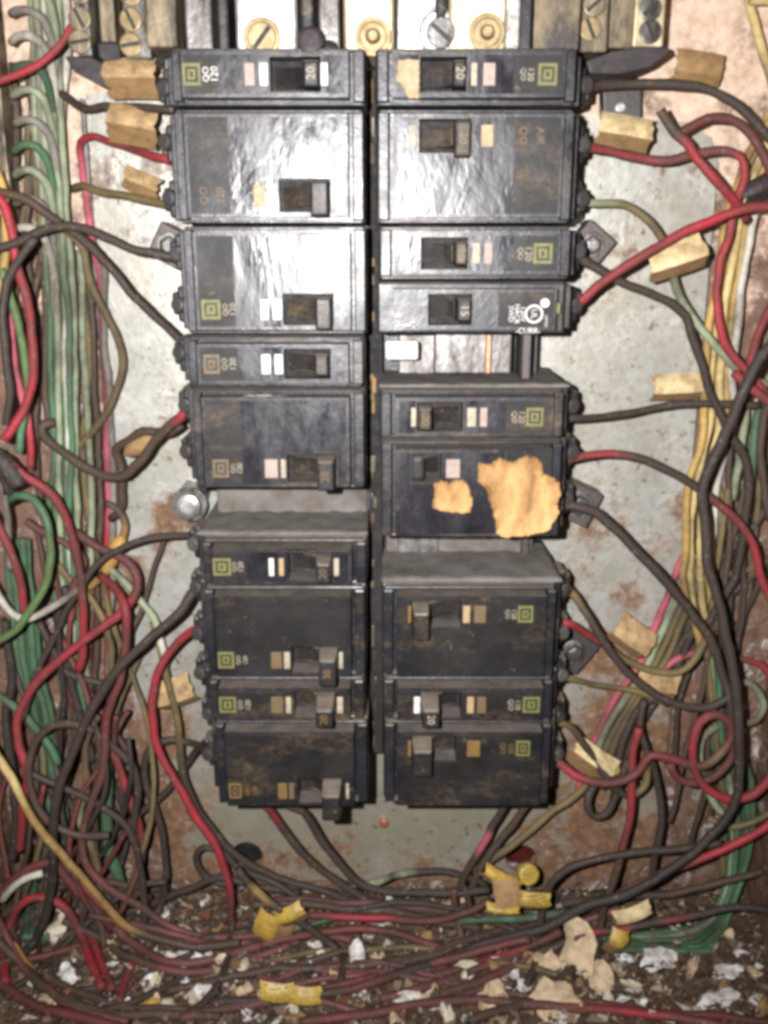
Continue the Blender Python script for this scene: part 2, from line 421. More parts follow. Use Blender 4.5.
# ------------------------------------------------------------------ breakers
LW, RW = .0685, .0715
YF = -FACE
def X(px, py, h=FACE): return P(px, py, h).x
def breaker(side, k, n, label, pole, d, off=0.0, rz=0.0):
    z1, z0 = Zk(k)-.0004, Zk(k+n)+.0004
    f = (k+n/2)/15
    xi = (-.0065-.0009*f if side < 0 else -.0031+.0031*f) + off
    xo = (-.0742+.0034*f if side < 0 else .0665+.0033*f) + off
    s = side
    cz = (z0+z1)/2
    t = thing('circuit_breaker', ((xi+xo)/2, -.0275, cz), label, 'circuit breaker', 'black circuit breakers in the two columns')
    # case with stepped ends
    bm = bmesh.new()
    box(bm, xi, xo, -.0655, -.0090, z0, z1, .0009)
    box(bm, xo - s*.0012, xo + s*.0035, -.0590, -.028, z0+.0012, z1-.0012, .0006)
    link('case', bm, 'black_plastic', t)
    # raised face with the opening of the handle
    pz = Zk(k+pole+.5) if n > 1 else cz
    py = d['y']
    sx0, sx1 = sorted((X(d['slot'][0], py), X(d['slot'][1], py)))
    lx0, lx1 = sorted((X(d['lever'][0], py, .083), X(d['lever'][1], py, .083)))
    hx0, hx1 = min(sx0, lx0-.0002), max(sx1, lx1+.0002)
    hz0, hz1 = pz-.0056, pz+.0056
    fi, fo = xi + s*.0060, xo - s*.0047
    f0, f1 = sorted((fi, fo))
    bm = bmesh.new()
    fz0, fz1 = z0+.0022, z1-.0022
    holed(bm, f0, f1, fz0, fz1, hx0, hx1, hz0, hz1, -.0650, YF, .0007)
    link('face_panel', bm, 'black_plastic', t)
    if d.get('rim', True):          # ridges that run along the case on both sides of the face
        bm = bmesh.new()
        box(bm, xi+s*.0012, xo-s*.001, -.0690, -.0650, z1-.0013, z1-.0003, .0003)
        box(bm, xi+s*.0012, xo-s*.001, -.0690, -.0650, z0+.0003, z0+.0013, .0003)
        box(bm, xo-s*.0038, xo-s*.0006, -.0715, -.0650, z0+.0012, z1-.0012, .0005)
        box(bm, xi+s*.0006, xi+s*.0045, -.0705, -.0650, z0+.0012, z1-.0012, .0005)
        link('ridge', bm, 'black_plastic', t)
    bm = B(hx0+.0001, hx1-.0001, -.0662, -.0654, hz0+.0001, hz1-.0001); link('slot', bm, 'recess_black', t)
    # label film and name plate
    zsplit = X(d['dark'], py)
    fa, fb = sorted((zsplit, fi + s*.0014))
    bm = bmesh.new()
    holed(bm, fa, fb, fz0+.0011, fz1-.0011, max(hx0-.0005, fa+.0005), min(hx1+.0005, fb-.0005), hz0-.0004, hz1+.0004, YF, YF-.00028, 0)
    link('label_film', bm, d.get('film', 'label_film'), t)
    na, nb = sorted((zsplit - s*-.0001, fo - s*.0010))
    link('nameplate', B(na, nb, YF-.00018, YF, fz0+.0011, fz1-.0011), 'nameplate', t)
    lz = pz
    top = YF-.00018
    if 'logo' in d:
        c = (X(d['logo'][0], py)+X(d['logo'][1], py))/2; ww = abs(X(d['logo'][1], py)-X(d['logo'][0], py))
        lh = .0070
        lg = link('logo', B(c-ww/2, c+ww/2, top-.00015, top, lz-lh/2, lz+lh/2), d.get('logocol', 'print_olive'), t)
        bm = bmesh.new(); frame_ring(bm, c, lz, ww*.70, lh*.70, .0008, top-.00012, top-.00028)
        box(bm, c-.0005, c+.0005, top-.00028, top-.00012, lz-.0008, lz+.0008)
        link('emblem', bm, 'print_black', lg)
    if 'text' in d:
        for (a, b_), wd in zip(d['text'], d.get('words', ('QO', '120'))):
            c = (X(a, py)+X(b_, py))/2; sz = min(abs(X(b_, py)-X(a, py))*1.25, .0038)
            text('lettering', wd, sz, (c, top-.0001, lz), (0, 0, -s), (s, 0, 0), d.get('textcol', 'print_cream'), t)
    for a, b_, col in d.get('bars', ()):
        x0, x1 = sorted((X(a, py), X(b_, py)))
        link('indicator', B(x0, x1, YF-.00075, YF-.0002, lz-.0036, lz+.0036, .0002), col, t)
    # handle
    big = d.get('big', False)
    hh = .0062 if big else .0044; dz = -.0012 if big else 0
    ht = d.get('h', .0835); lean = d.get('lean', .0012)*s
    ym = -.064
    bot = [(lx0+.0003, ym, pz-.0040), (lx1-.0003, ym, pz-.0040), (lx1-.0003, ym, pz+.0040), (lx0+.0003, ym, pz+.0040)]
    mid = [(lx0, YF-.0012, pz+dz-hh), (lx1, YF-.0012, pz+dz-hh), (lx1, YF-.0012, pz+dz+hh), (lx0, YF-.0012, pz+dz+hh)]
    tp = [(lx0+.0004, -ht, pz+dz-hh+.0005), (lx1-.0004, -ht, pz+dz-hh+.0005), (lx1-.0004, -ht, pz+dz+hh-.0005), (lx0+.0004, -ht, pz+dz+hh-.0005)]
    bm = bmesh.new(); hull(bm, bot, [(x, YF-.0012, z) for x, _, z in bot]); hull(bm, mid, tp, .0008)
    hd = link('handle', bm, 'lever_plastic', t)
    # finger web beside the handle, down in the slot
    far = lx0 if abs(sx0-lx0) > abs(sx1-lx1) else lx1
    q0 = far; q1 = (sx0+.0010) if far == lx0 else (sx1-.0010)
    if abs(q1-q0) > .003:
        bm = bmesh.new()
        hull(bm, [(q0, -.0665, pz-.0034), (q1, -.0665, pz-.0034), (q1, -.0665, pz+.0034), (q0, -.0665, pz+.0034)],
                 [(q0, -.0715, pz-.0030), (q0+(q1-q0)*.3, -.0695, pz-.0030), (q0+(q1-q0)*.3, -.0695, pz+.0030), (q0, -.0715, pz+.0030)], .0003)
        link('web', bm, 'lever_plastic', t)
    text('amp_number', d.get('amp', '20'), .0042, ((lx0+lx1)/2, -ht-.0001, pz+dz), (0, 0, -s), (s, 0, 0), d.get('ampcol', 'print_brown'), hd, .0001)
    # terminals on the outer end
    for j in range(n):
        zz = Zk(k+j+.5)
        bm = bmesh.new()
        box(bm, xo+s*.0020, xo+s*.0085, -.0440, -.0290, zz-.0070, zz+.0070, .0012)
        box(bm, xo+s*.0080, xo+s*.0112, -.0405, -.0300, zz-.0045, zz+.0045, .0012)
        tm = link('terminal', bm, 'black_plastic' if s > 0 and k < 8 or s < 0 else 'lever_plastic', t)
        bm = bmesh.new(); cyl(bm, (xo+s*.0068, -.0435, zz+random.uniform(-.0008,.0008)), (s*random.uniform(.2,.5), -1, random.uniform(-.1,.1)), .0031, random.uniform(.003,.005), 14, .0010)
        link('terminal_screw', bm, d.get('tmat', 'dark_steel'), tm)
    if d.get('dust'):
        bm = bmesh.new()
        # felted dust on the bare upper side
        nx = 40; rows = 10
        g = [[bm.verts.new((xi+(xo+s*.0030-xi)*(i+.0)/nx, -.0100-.0545*j/rows, z1+.0004+.0007*mathutils.noise.noise(Vector((i*.35, j*.6, k)))+.0005)) for j in range(rows+1)] for i in range(nx+1)]
        for i in range(nx):
            for j in range(rows): bm.faces.new((g[i][j], g[i+1][j], g[i+1][j+1], g[i][j+1]))
        r = bmesh.ops.extrude_face_region(bm, geom=list(bm.faces))
        for v in r['geom']:
            if isinstance(v, bmesh.types.BMVert): v.co.z = z1+.0001
        tag(link('dust_crust', bm, 'dusty_gray', t, True), 'grey felted dust on its bare top side')
    return t, dict(xi=xi, xo=xo, z0=z0, z1=z1, pz=pz)
pk, wh, cr_, tn, am, br = 'print_pink', 'print_white', 'print_cream', 'print_tan', 'print_amber', 'print_brown'
breaker(-1, 0, 1, 'single-pole black breaker at the very top of the left column, under the lugs', 0, dict(y=82, slot=(270, 301), lever=(301, 319), h=.0775, dark=218,
    logo=(183, 201), text=((203, 210), (211, 219)), textcol=wh, bars=((245, 255, pk), (260, 268, wh), (321, 328, wh)), ampcol=cr_, amp='20'), off=.0004)
breaker(-1, 1, 2, 'tall double breaker second in the left column, worn brown lettering and no logo', 1, dict(y=202, slot=(279, 308), lever=(309, 329), dark=231, big=True, h=.081,
    text=((197, 212), (214, 228)), words=('QO', '220'), textcol=br, bars=((254, 266, tn), (270, 277, wh)), amp='20'))
breaker(-1, 3, 2, 'tall double breaker third from the top of the left column, whitest glare on its label', 1, dict(y=316, slot=(283, 313), lever=(314, 332), dark=236, big=True, h=.081,
    logo=(202, 221), text=((223, 229), (230, 237)), bars=((261, 269, wh), (273, 282, wh)), amp='20'), off=.0006)
breaker(-1, 5, 1, 'single-pole breaker fourth in the left column, just below the whitest glare', 0, dict(y=369, slot=(284, 312), lever=(313, 329), dark=239, h=.080,
    logo=(204, 220), logocol='print_brown', text=((222, 228), (230, 237)), bars=((262, 271, wh), (275, 283, wh)), ampcol=br), off=-.0003)
breaker(-1, 6, 2, 'tall double breaker fifth in the left column, plain grey label, above the empty dusty slot', 1, dict(y=468, slot=(287, 315), lever=(316, 335), dark=243, big=True,
    logo=(213, 229), logocol='print_brown', text=((231, 236), (237, 243)), bars=((265, 278, pk), (281, 286, cr_)), amp='20', film='label_film'))
breaker(-1, 9, 1, 'single-pole left-column breaker with a dusty top side, just below the empty slot', 0, dict(y=566, slot=(288, 314), lever=(315, 331), dark=247,
    logo=(213, 231), text=((232, 237), (238, 244)), bars=((269, 274, wh), (279, 284, tn), (334, 339, cr_)), dust=True, tmat='dull_metal'), off=.0005)
breaker(-1, 10, 2, 'tall sooty double breaker in the lower left column, second tall one from the bottom', 1, dict(y=656, slot=(292, 317), lever=(318, 337), dark=250, big=True, h=.086, film='nameplate',
    logo=(218, 234), text=((236, 241), (243, 248)), bars=((271, 282, br), (284, 290, cr_), (339, 343, cr_)), ampcol='print_amber', amp='30'))
breaker(-1, 12, 1, 'single-pole breaker second from the bottom of the left column, pale dust on its handle', 0, dict(y=698, slot=(294, 314), lever=(315, 334), dark=253, h=.088, film='nameplate',
    logo=(219, 236), text=((238, 243), (245, 251)), bars=((271, 283, br), (286, 291, cr_), (337, 343, cr_)), ampcol='print_amber'), off=-.0004)
breaker(-1, 13, 2, 'tall black double breaker ending the left column, handle hanging over its lower edge', 1, dict(y=782, slot=(299, 319), lever=(321, 341), dark=258, big=True, h=.087, film='nameplate',
    logo=(229, 241), logocol=am, text=((245, 250), (252, 258)), textcol=am, bars=((278, 287, am), (289, 294, br), (346, 349, cr_)), amp='30', ampcol='print_black'), off=.0009)
breaker(1, 0, 1, 'single-pole breaker at the very top of the right column, tan sticker by its handle', 0, dict(y=77, slot=(420, 454), lever=(454, 468), h=.078, dark=514,
    logo=(538, 557), text=((520, 526), (527, 534)), bars=((471, 477, cr_), (483, 495, pk)), ampcol=cr_))
breaker(1, 1, 2, 'tall double breaker second in the right column, bright glare and faded tan lettering', 0, dict(y=136, slot=(419, 455), lever=(455, 473), big=True, h=.080, dark=515,
    text=((518, 528), (530, 550)), words=('QO', 'AIR'), textcol=br, bars=((410, 416, cr_), (481, 493, tn)), ampcol=am))
breaker(1, 3, 1, 'single-pole breaker third in the right column, above the white-printed one', 0, dict(y=260, slot=(421, 454), lever=(455, 469), h=.080, dark=513,
    logo=(533, 552), text=((517, 523), (524, 532)), bars=((472, 480, cr_), (484, 492, pk)), ampcol=am), off=.0004)
b4, q4 = breaker(1, 4, 1, 'single-pole breaker marked 15 with white certification print, above the silver gap', 0, dict(y=319, slot=(428, 457), lever=(457, 473), h=.080, dark=498, rim=False, film='black_plastic',
    amp='15', ampcol=cr_), off=-.0003)
breaker(1, 6, 1, 'single-pole breaker with a dusty top side, right column just below the silver gap', 0, dict(y=419, slot=(433, 463), lever=(418, 433), dark=506,
    logo=(526, 543), text=((511, 517), (518, 525)), bars=((411, 416, cr_), (467, 476, cr_), (480, 487, pk)), dust=True, ampcol=am, h=.0815))
b6, q6 = breaker(1, 7, 2, 'tall double breaker with a torn tan paper label stuck over its face', 0, dict(y=466, slot=(414, 442), lever=(413, 424), dark=508, h=.0765,
    bars=((446, 460, pk),), amp='20', ampcol='print_black'))
breaker(1, 10, 2, 'tall sooty double breaker below the wide dusty gap of the right column', 0, dict(y=611, slot=(430, 461), lever=(412, 430), big=True, dark=502, film='nameplate',
    logo=(518, 533), text=((505, 510), (511, 517)), bars=((408, 411, am), (463, 470, tn), (474, 486, br)), dust=True, h=.086, ampcol='print_black', tmat='dull_metal'))
breaker(1, 12, 1, 'single-pole breaker second from the bottom of the right column, dusty handle', 0, dict(y=698, slot=(441, 461), lever=(421, 440), dark=505, film='nameplate', h=.088,
    logo=(523, 540), text=((508, 514), (515, 521)), bars=((414, 420, wh), (467, 474, tn), (477, 486, br)), ampcol='print_cream', tmat='dull_metal'))
breaker(1, 13, 2, 'tall black double breaker at the bottom of the right column, handle at its upper edge', 0, dict(y=745, slot=(434, 456), lever=(412, 433), big=True, dark=497, film='nameplate', h=.086,
    logo=(516, 530), logocol='print_olive', text=((500, 506), (508, 514)), textcol=am, bars=((408, 411, am), (467, 480, am)), ampcol='print_black', tmat='dull_metal'))
# white print on the 15
tp = YF-.00030
def at4(px, py): return P(px, py, FACE+.0003)
for i, (px, s_) in enumerate(((511, 'SWD'), (517, 'HACR'), (523, '120V'))):
    p = at4(px, 314); text('lettering', s_, .0026, (p.x, tp, p.z), (0, 0, -1), (1, 0, 0), 'print_white', b4)
p = at4(534, 314); bm = bmesh.new()
for a in range(24):
    a0, a1 = a*math.tau/24, (a+1)*math.tau/24
    vs = [bm.verts.new((p.x+r*math.cos(q), tp-.0001, p.z+r*math.sin(q))) for r, q in ((.0033, a0), (.0033, a1), (.0026, a1), (.0026, a0))]
    bm.faces.new(vs)
link('ring_mark', bm, 'print_white', b4)
text('ring_letters', 'UL', .0030, (p.x, tp, p.z), (0, 0, -1), (1, 0, 0), 'print_white', b4)
p = at4(545, 303); bm = bmesh.new(); cyl(bm, (p.x, tp+.0001, p.z), (0, -1, 0), .0016, .0002, 16); link('dot_mark', bm, 'print_white', b4)
p = at4(546, 321); text('lettering', 'LISTED', .0014, (p.x, tp, p.z), (0, 0, -1), (1, 0, 0), 'print_white', b4)
p = at4(528, 331); text('lettering', '-CURR-', .0028, (p.x, tp, p.z), (1, 0, 0), (0, 0, 1), 'print_white', b4)
p = at4(560, 309); bm = B(p.x-.0007, p.x+.0007, -.0722, -.0654, p.z-.002, p.z+.002, .0002); link('trip_flag', bm, 'print_olive', b4)
# tan sticker on the first right-hand breaker, torn label on the sixth
def patch(name, pts, h0, curl, mat, parent, th=.00025, label=None):
    """a sheet of paper glued on, its rim curling up; pts trace its outline"""
    rr_ = random.Random(len(pts)); fine_ = []
    for i in range(len(pts)):              # ragged tear between the traced corners
        a, b_ = Vector(pts[i]), Vector(pts[(i+1) % len(pts)]); m_ = max(1, int((b_-a).length/2.2)); nn = Vector((-(b_-a).y, (b_-a).x)).normalized()
        for j in range(m_): fine_.append(a.lerp(b_, j/m_) + nn*(rr_.uniform(-.9, .9) if j else 0))
    ps = [P(x, y, h0) for x, y in fine_]
    c = sum(ps, Vector())/len(ps)
    bm = bmesh.new()
    rings = []
    for f, up_ in ((1.0, 1.0), (.93, .55), (.8, .22), (.5, 0.05)):
        ring = []
        for i, p in enumerate(ps):
            q = c.lerp(p, f); lift = curl*up_*(.4+.6*abs(math.sin(i*.37+len(ps))))
            ring.append(Vector((q.x, -h0-lift, q.z)))
        rings.append(ring)
    top = [[bm.verts.new(v) for v in r] for r in rings]
    bm.verts.index_update(); rim_ = set(range(len(ps))) | set(range(10**6, 10**6+1)); tc = bm.verts.new((c.x, -h0-.0001, c.z))
    n = len(ps)
    for a, b_ in zip(top, top[1:]):
        for i in range(n): bm.faces.new((a[i], a[(i+1) % n], b_[(i+1) % n], b_[i]))
    for i in range(n): bm.faces.new((top[-1][i], top[-1][(i+1) % n], tc))
    r = bmesh.ops.extrude_face_region(bm, geom=list(bm.faces))
    bmesh.ops.translate(bm, verts=[v for v in r['geom'] if isinstance(v, bmesh.types.BMVert)], vec=(0, -th, 0))
    o = link(name, bm, mat, parent)
    if curl > .001:                         # the white core of the paper shows along the tear
        o.data.materials.append(M['pale_scrap'])
        for k_, p_ in enumerate(o.data.polygons):
            vs_ = [o.data.vertices[v_].co + wloc(o) - c for v_ in p_.vertices]
            if len(p_.vertices) == 4 and math.sin(math.atan2(p_.center.z+wloc(o).z-c.z, p_.center.x+wloc(o).x-c.x)*5+1) > .1 and max(v_.length for v_ in vs_) > 0:
                q = [i for i in p_.vertices if i in rim_]
                if q: p_.material_index = 1
    return tag(o, label) if label else o
patch('torn_label', [(478,461),(486,464),(500,457),(512,461),(524,455),(534,456),(541,462),(543,473),(552,476),(559,482),(560,492),(556,503),(558,512),(549,528),(538,532),(520,535),(506,536),(496,533),(495,518),(490,503),(486,488),(477,480)], FACE+.0006, .0022, 'torn_paper', b6, label='larger torn piece of tan paper on its face')
patch('torn_label', [(433,483),(441,479),(449,483),(456,478),(464,480),(469,488),(472,500),(470,511),(462,513),(450,511),(440,510),(432,506),(434,494)], FACE+.0006, .0016, 'torn_paper', b6, label='smaller torn piece of tan paper on its face')
b1 = [o for o in C.objects if o.get('label', '').startswith('single-pole breaker at the very top of the right')][0]
patch('sticker', [(398,60),(419,60),(419,98),(409,99),(404,88),(396,80)], FACE+.0004, .0003, 'print_tan', b1)
# spot of the glare sliver on the ledge between two breakers
g = P(262, 398, .070)

# ------------------------------------------------------------------ lugs and terminal bars across the top
def pbox(px0, py0, px1, py1, h0, h1, bev=.0008):
    """box whose front face covers these pixels at height h1"""
    a = P(px0, py0, h1); b_ = P(px1, py1, h1)
    return (a.x, b_.x, -h1, -h0, b_.z, a.z, bev)
def slotscrew(parent, px, py, h, r, mat, ang=.6, cone=False, name='screw'):
    c = P(px, py, h); c = Vector((c.x, -h, c.z))
    bm = bmesh.new(); cyl(bm, c+Vector((0, .001, 0)), (0, -1, 0), r, .0022, 22, .0006)
    o = link(name, bm, mat, parent)
    bm = bmesh.new()
    if cone: cyl(bm, c+Vector((0, -.0010, 0)), (0, -1, 0), r*.55, .0035, 14, .0006, r*.4)
    else:
        d = Vector((math.cos(ang), 0, math.sin(ang))); q = Vector((-d.z, 0, d.x))
        t = r*.16; y = -h-.00125
        hull(bm, [c+d*r*.85*sx+q*t*sz for sx, sz in ((-1,-1),(1,-1),(1,1),(-1,1))], [Vector((0, y-(c+d*r*.85*sx+q*t*sz).y, 0))+(c+d*r*.85*sx+q*t*sz) for sx, sz in ((-1,-1),(1,-1),(1,1),(-1,1))])
    link('screw_slot' if not cone else 'screw_tip', bm, 'print_black' if not cone else mat, o)
    return o
def lug(label, px0, px1, py1, mat, spx, spy, sr, smat, cone, h=.062):
    a = pbox(px0, -40, px1, py1, .030, h, .0012)
    t = thing('main_lug', ((a[0]+a[1])/2, -.030, a[4]), label, 'terminal lug', 'terminal lugs above the breakers')
    bm = bmesh.new(); box(bm, *a); link('lug_body', bm, mat, t)
    o = slotscrew(t, spx, spy, h, sr, smat, .9, cone, 'lug_screw')
    bm = bmesh.new(); c = P(spx, spy, h); 
    cyl(bm, (c.x, -h+.0004, c.z), (0, -1, 0), sr*1.28, .0012, 24, .0004); link('lug_washer', bm, smat, t)
lug('silver lug with a round brass screw, leftmost of the three main lugs', 233, 298, 50, 'bright_metal', 262, 38, .0052, 'brass', False)
lug('golden lug with a pointed brass screw, middle of the three main lugs above the gap', 343, 394, 52, 'tinned_brass', 373, 37, .0050, 'brass', True)
lug('cream golden lug with a pointed screw, rightmost of the three main lugs', 450, 506, 50, 'tinned_brass', 487, 33, .0050, 'brass', True)
def bar(name, label, cat, a, mat, bev=.0008):
    bm = bmesh.new(); box(bm, *a); o = link(name, bm, mat); return tag(o, label, cat)
bar('metal_strap', 'tan grimy metal strap left of the sooty silver strap, above the first breaker', 'metal strap', pbox(141, -40, 178, 47, .034, .056), 'grimy_metal')
bar('metal_strap', 'sooty silver metal strap above the left end of the first breaker', 'metal strap', pbox(182, -40, 213, 50, .034, .057), 'dull_metal')
bar('barrier', 'dark plastic barrier left of the silver main lug', 'barrier', pbox(215, -40, 229, 52, .030, .064), 'black_plastic')
bar('barrier', 'dark plastic barrier between the silver lug and the middle golden lug', 'barrier', pbox(300, -40, 314, 50, .030, .064), 'black_plastic')
bar('metal_strap', 'grey metal strap left of the middle golden lug', 'metal strap', pbox(318, -40, 340, 50, .030, .058), 'dull_metal')
bar('metal_strap', 'bright narrow metal strap behind the ringed bolt', 'metal strap', pbox(397, -40, 446, 52, .030, .056), 'bright_metal')
bar('metal_strap', 'bright narrow metal strap right of the cream golden lug', 'metal strap', pbox(508, -40, 521, 50, .034, .060), 'bright_metal')
bar('barrier', 'dark plastic barrier right of the cream golden lug', 'barrier', pbox(522, -40, 531, 54, .030, .064), 'black_plastic')
bar('metal_strap', 'dark sooty plate mottled with tan grime above the right end of the first breaker', 'metal strap', pbox(532, -40, 579, 50, .030, .052), 'sooty_plate')
# ringed bolt between the golden lugs, and the black knob
c = P(441, 32, .060)
t = thing('ring_terminal', (c.x, -.056, c.z), 'round grey ring terminal with a dull bolt, between the two golden lugs', 'ring terminal')
bm = bmesh.new(); cyl(bm, (c.x, -.0562, c.z), (0, -1, 0), .0078, .0040, 28, .0012); link('ring', bm, 'bright_metal', t)
slotscrew(t, 441, 33, .0612, .0052, 'dull_metal', -.7)
a = pbox(436, -30, 446, 15, .060, .066, .001); bm = bmesh.new(); box(bm, *a); link('ring_shank', bm, 'black_plastic', t)
c = P(311, 43, .066)
t = thing('cable_stub', (c.x, -.06, c.z), 'black rubbery cable stub between the silver lug and the grey strap', 'cable stub')
bm = bmesh.new(); cyl(bm, (c.x, -.0640, c.z), (0, -1, .1), .0048, .0060, 20, .0018); link('stub', bm, 'black_tape', t)
a = pbox(318, 38, 338, 56, .058, .066, .003); bm = bmesh.new(); box(bm, *a); link('boot', bm, 'black_tape', t)
def tbar(label, px0, px1, py1, screws, mat, h=.040):
    a = pbox(px0, -40, px1, py1, .016, h, .0008)
    t = thing('terminal_bar', ((a[0]+a[1])/2, -.016, a[4]), label, 'terminal bar', 'neutral terminal bars')
    bm = bmesh.new(); box(bm, *a); link('bar', bm, mat, t)
    for i, (x, y, m_) in enumerate(screws): slotscrew(t, x, y, h, .0042, m_, .7+i*1.3)
tbar('terminal bar at the far upper left that the red wire enters, screws in a row', 70, 92, 56, [(80, -8, 'grimy_metal'), (80, 19, 'grimy_metal'), (80, 42, 'grimy_metal')], 'dull_metal')
tbar('terminal bar left of the tan strap, just above a tan tag', 119, 151, 58, [(131, -6, 'brass'), (131, 20, 'brass'), (131, 45, 'brass')], 'dull_metal')
tbar('tan terminal bar right of the mottled plate, above the black bracket', 579, 607, 52, [(594, 5, 'grimy_metal'), (590, 29, 'brass')], 'grimy_metal')
tbar('golden terminal bar at the upper right with two dark screws', 638, 663, 47, [(650, 9, 'dull_metal'), (650, 32, 'dull_metal')], 'tinned_brass')
bar('metal_strap', 'brown grimy strap between the two left terminal bars', 'metal strap', pbox(95, -40, 116, 42, .012, .030), 'grimy_metal')
bar('metal_strap', 'grey-tan strap between the two right terminal bars', 'metal strap', pbox(609, -40, 636, 48, .012, .030), 'grimy_metal')
def wedge(label, pts, h0, h1, mat='black_tape', name='bracket', cat='bracket'):
    bm = bmesh.new()
    hull(bm, [Vector((P(x, y, h1).x, -h0, P(x, y, h1).z)) for x, y in pts], [Vector((P(x, y, h1).x, -h1, P(x, y, h1).z)) for x, y in pts], .0008)
    return tag(link(name, bm, mat), label, cat)
wedge('black slanted plastic bracket under the far left terminal bar', [(64, 56), (90, 56), (108, 66), (112, 90), (96, 84), (74, 72)], .012, .036)
wedge('small black bracket beside the terminal bar with brass screws', [(97, 42), (118, 42), (121, 60), (104, 62), (98, 56)], .014, .036)
wedge('long black slanted bracket under the two right terminal bars', [(586, 60), (612, 52), (640, 46), (668, 46), (671, 53), (650, 68), (622, 74), (590, 74)], .012, .040)
wedge('dark grey steel tab with a bright rivet, right of the top breaker', [(603, 90), (642, 88), (642, 118), (604, 119)], .006, .014, 'dark_steel', 'steel_tab', 'metal tab')
c = P(620, 108, .014); bm = bmesh.new(); cyl(bm, (c.x, -.0138, c.z), (0, -1, 0), .0022, .002, 14, .0007)
tab = [o for o in C.objects if o.name == 'steel_tab'][0]; link('rivet', bm, 'bright_metal', tab)

# mounting bolts beside the breakers
def bolt(label, px, py, h, r, mat, sq, sqmat, rot=.6, dome=False):
    c = P(px, py, h)
    t = thing('mounting_bolt', (c.x, -.006, c.z), label, 'bolt', 'bolts that hold the bus assembly')
    bm = bmesh.new()
    q = [Vector((c.x+sq*math.cos(rot+i*math.pi/2), -.0064, c.z+sq*math.sin(rot+i*math.pi/2))) for i in range(4)]
    hull(bm, q, [v+Vector((0, -(h-.010), 0)) for v in q], .0008); link('bracket_foot', bm, sqmat, t)
    bm = bmesh.new(); cyl(bm, (c.x, -h+.005, c.z), (0, -1, 0), r, .0055, 6 if not dome else 24, .0016 if not dome else .0025); link('bolt_head', bm, mat, t)
    bm = bmesh.new(); cyl(bm, (c.x, -h+.0045, c.z), (0, -1, 0), r*1.35, .0014, 24, .0004); link('washer', bm, 'dull_metal', t)
bolt('silver bolt on a grey diamond plate right of the third right-hand breaker', 594, 245, .022, .0038, 'dull_metal', .0105, 'bolt_plate', .1)
bolt('hex bolt on a tilted steel plate beside the breaker with the torn label', 580, 507, .022, .0048, 'bolt_plate', .0120, 'bolt_plate', .35)
bolt('black bolt on a dark diamond plate right of the lower sooty breaker', 575, 655, .020, .0042, 'dark_steel', .0125, 'dark_steel', .15)
bolt('domed silver bolt on a rust stain left of the empty dusty slot', 188, 507, .026, .0058, 'bright_metal', .0085, 'dull_metal', .5, True)
bolt('grey bolt on a steel foot left of the third left-hand breaker', 168, 246, .022, .0042, 'dull_metal', .0105, 'bolt_plate', .3)
# ------------------------------------------------------------------ wires
COL = dict(red=(.34,.022,.035), dred=(.14,.028,.028), pink=(.55,.10,.15), dark=(.038,.028,.023), black=(.020,.018,.018), brown=(.070,.044,.029),
           olive=(.17,.125,.05), sage=(.30,.35,.22), cream=(.66,.50,.21), gold=(.50,.32,.09), green=(.062,.17,.085), dgreen=(.03,.12,.055),
           white=(.60,.57,.48), grey=(.26,.24,.21), lgreen=(.10,.19,.06), ochre=(.36,.20,.05), plum=(.15,.045,.045))
def catmull(pts, step):
    """pts: list of (Vector, colour); returns resampled positions and colours"""
    P_ = [p for p, _ in pts]; Cc = [Vector(c) for _, c in pts]
    n = len(P_); out = []
    for i in range(n-1):
        p0 = P_[i-1] if i else P_[0]*2-P_[1]; p1, p2 = P_[i], P_[i+1]
        p3 = P_[i+2] if i+2 < n else P_[-1]*2-P_[-2]
        def tj(t, a, b): return t + max((b-a).length, 1e-6)**.5
        t0 = 0; t1 = tj(t0, p0, p1); t2 = tj(t1, p1, p2); t3 = tj(t2, p2, p3)
        k = max(2, int((p2-p1).length/step))
        for j in range(k):
            t = t1+(t2-t1)*j/k
            A1 = p0*((t1-t)/(t1-t0)) + p1*((t-t0)/(t1-t0)); A2 = p1*((t2-t)/(t2-t1)) + p2*((t-t1)/(t2-t1)); A3 = p2*((t3-t)/(t3-t2)) + p3*((t-t2)/(t3-t2))
            B1 = A1*((t2-t)/(t2-t0)) + A2*((t-t0)/(t2-t0)); B2 = A2*((t3-t)/(t3-t1)) + A3*((t-t1)/(t3-t1))
            q = B1*((t2-t)/(t2-t1)) + B2*((t-t1)/(t2-t1))
            out.append((q, Cc[i].lerp(Cc[i+1], j/k)))
    out.append((P_[-1], Cc[-1])); return out
def tube(bm, lay, path, r, seg=8, caps=True):
    n = len(path); prev = None; up_ = None; rings = []
    for i, (p, c) in enumerate(path):
        a = path[max(i-1, 0)][0]; b_ = path[min(i+1, n-1)][0]
        d = (b_-a).normalized() if (b_-a).length > 1e-9 else Vector((0, 0, 1))
        if up_ is None: up_ = d.orthogonal().normalized()
        else:
            up_ = (up_ - d*up_.dot(d))
            up_ = up_.normalized() if up_.length > 1e-6 else d.orthogonal().normalized()
        s = d.cross(up_)
        rr = r(i/(n-1)) if callable(r) else r
        ring = [bm.verts.new(p+(up_*math.cos(t)+s*math.sin(t))*rr) for t in (k*math.tau/seg for k in range(seg))]
        if lay:
            for v in ring: v[lay] = (c[0], c[1], c[2], 1)
        rings.append(ring)
    for a, b_ in zip(rings, rings[1:]):
        for k in range(seg): bm.faces.new((a[k], a[(k+1) % seg], b_[(k+1) % seg], b_[k]))
    if caps: bm.faces.new(rings[0]); bm.faces.new(rings[-1])
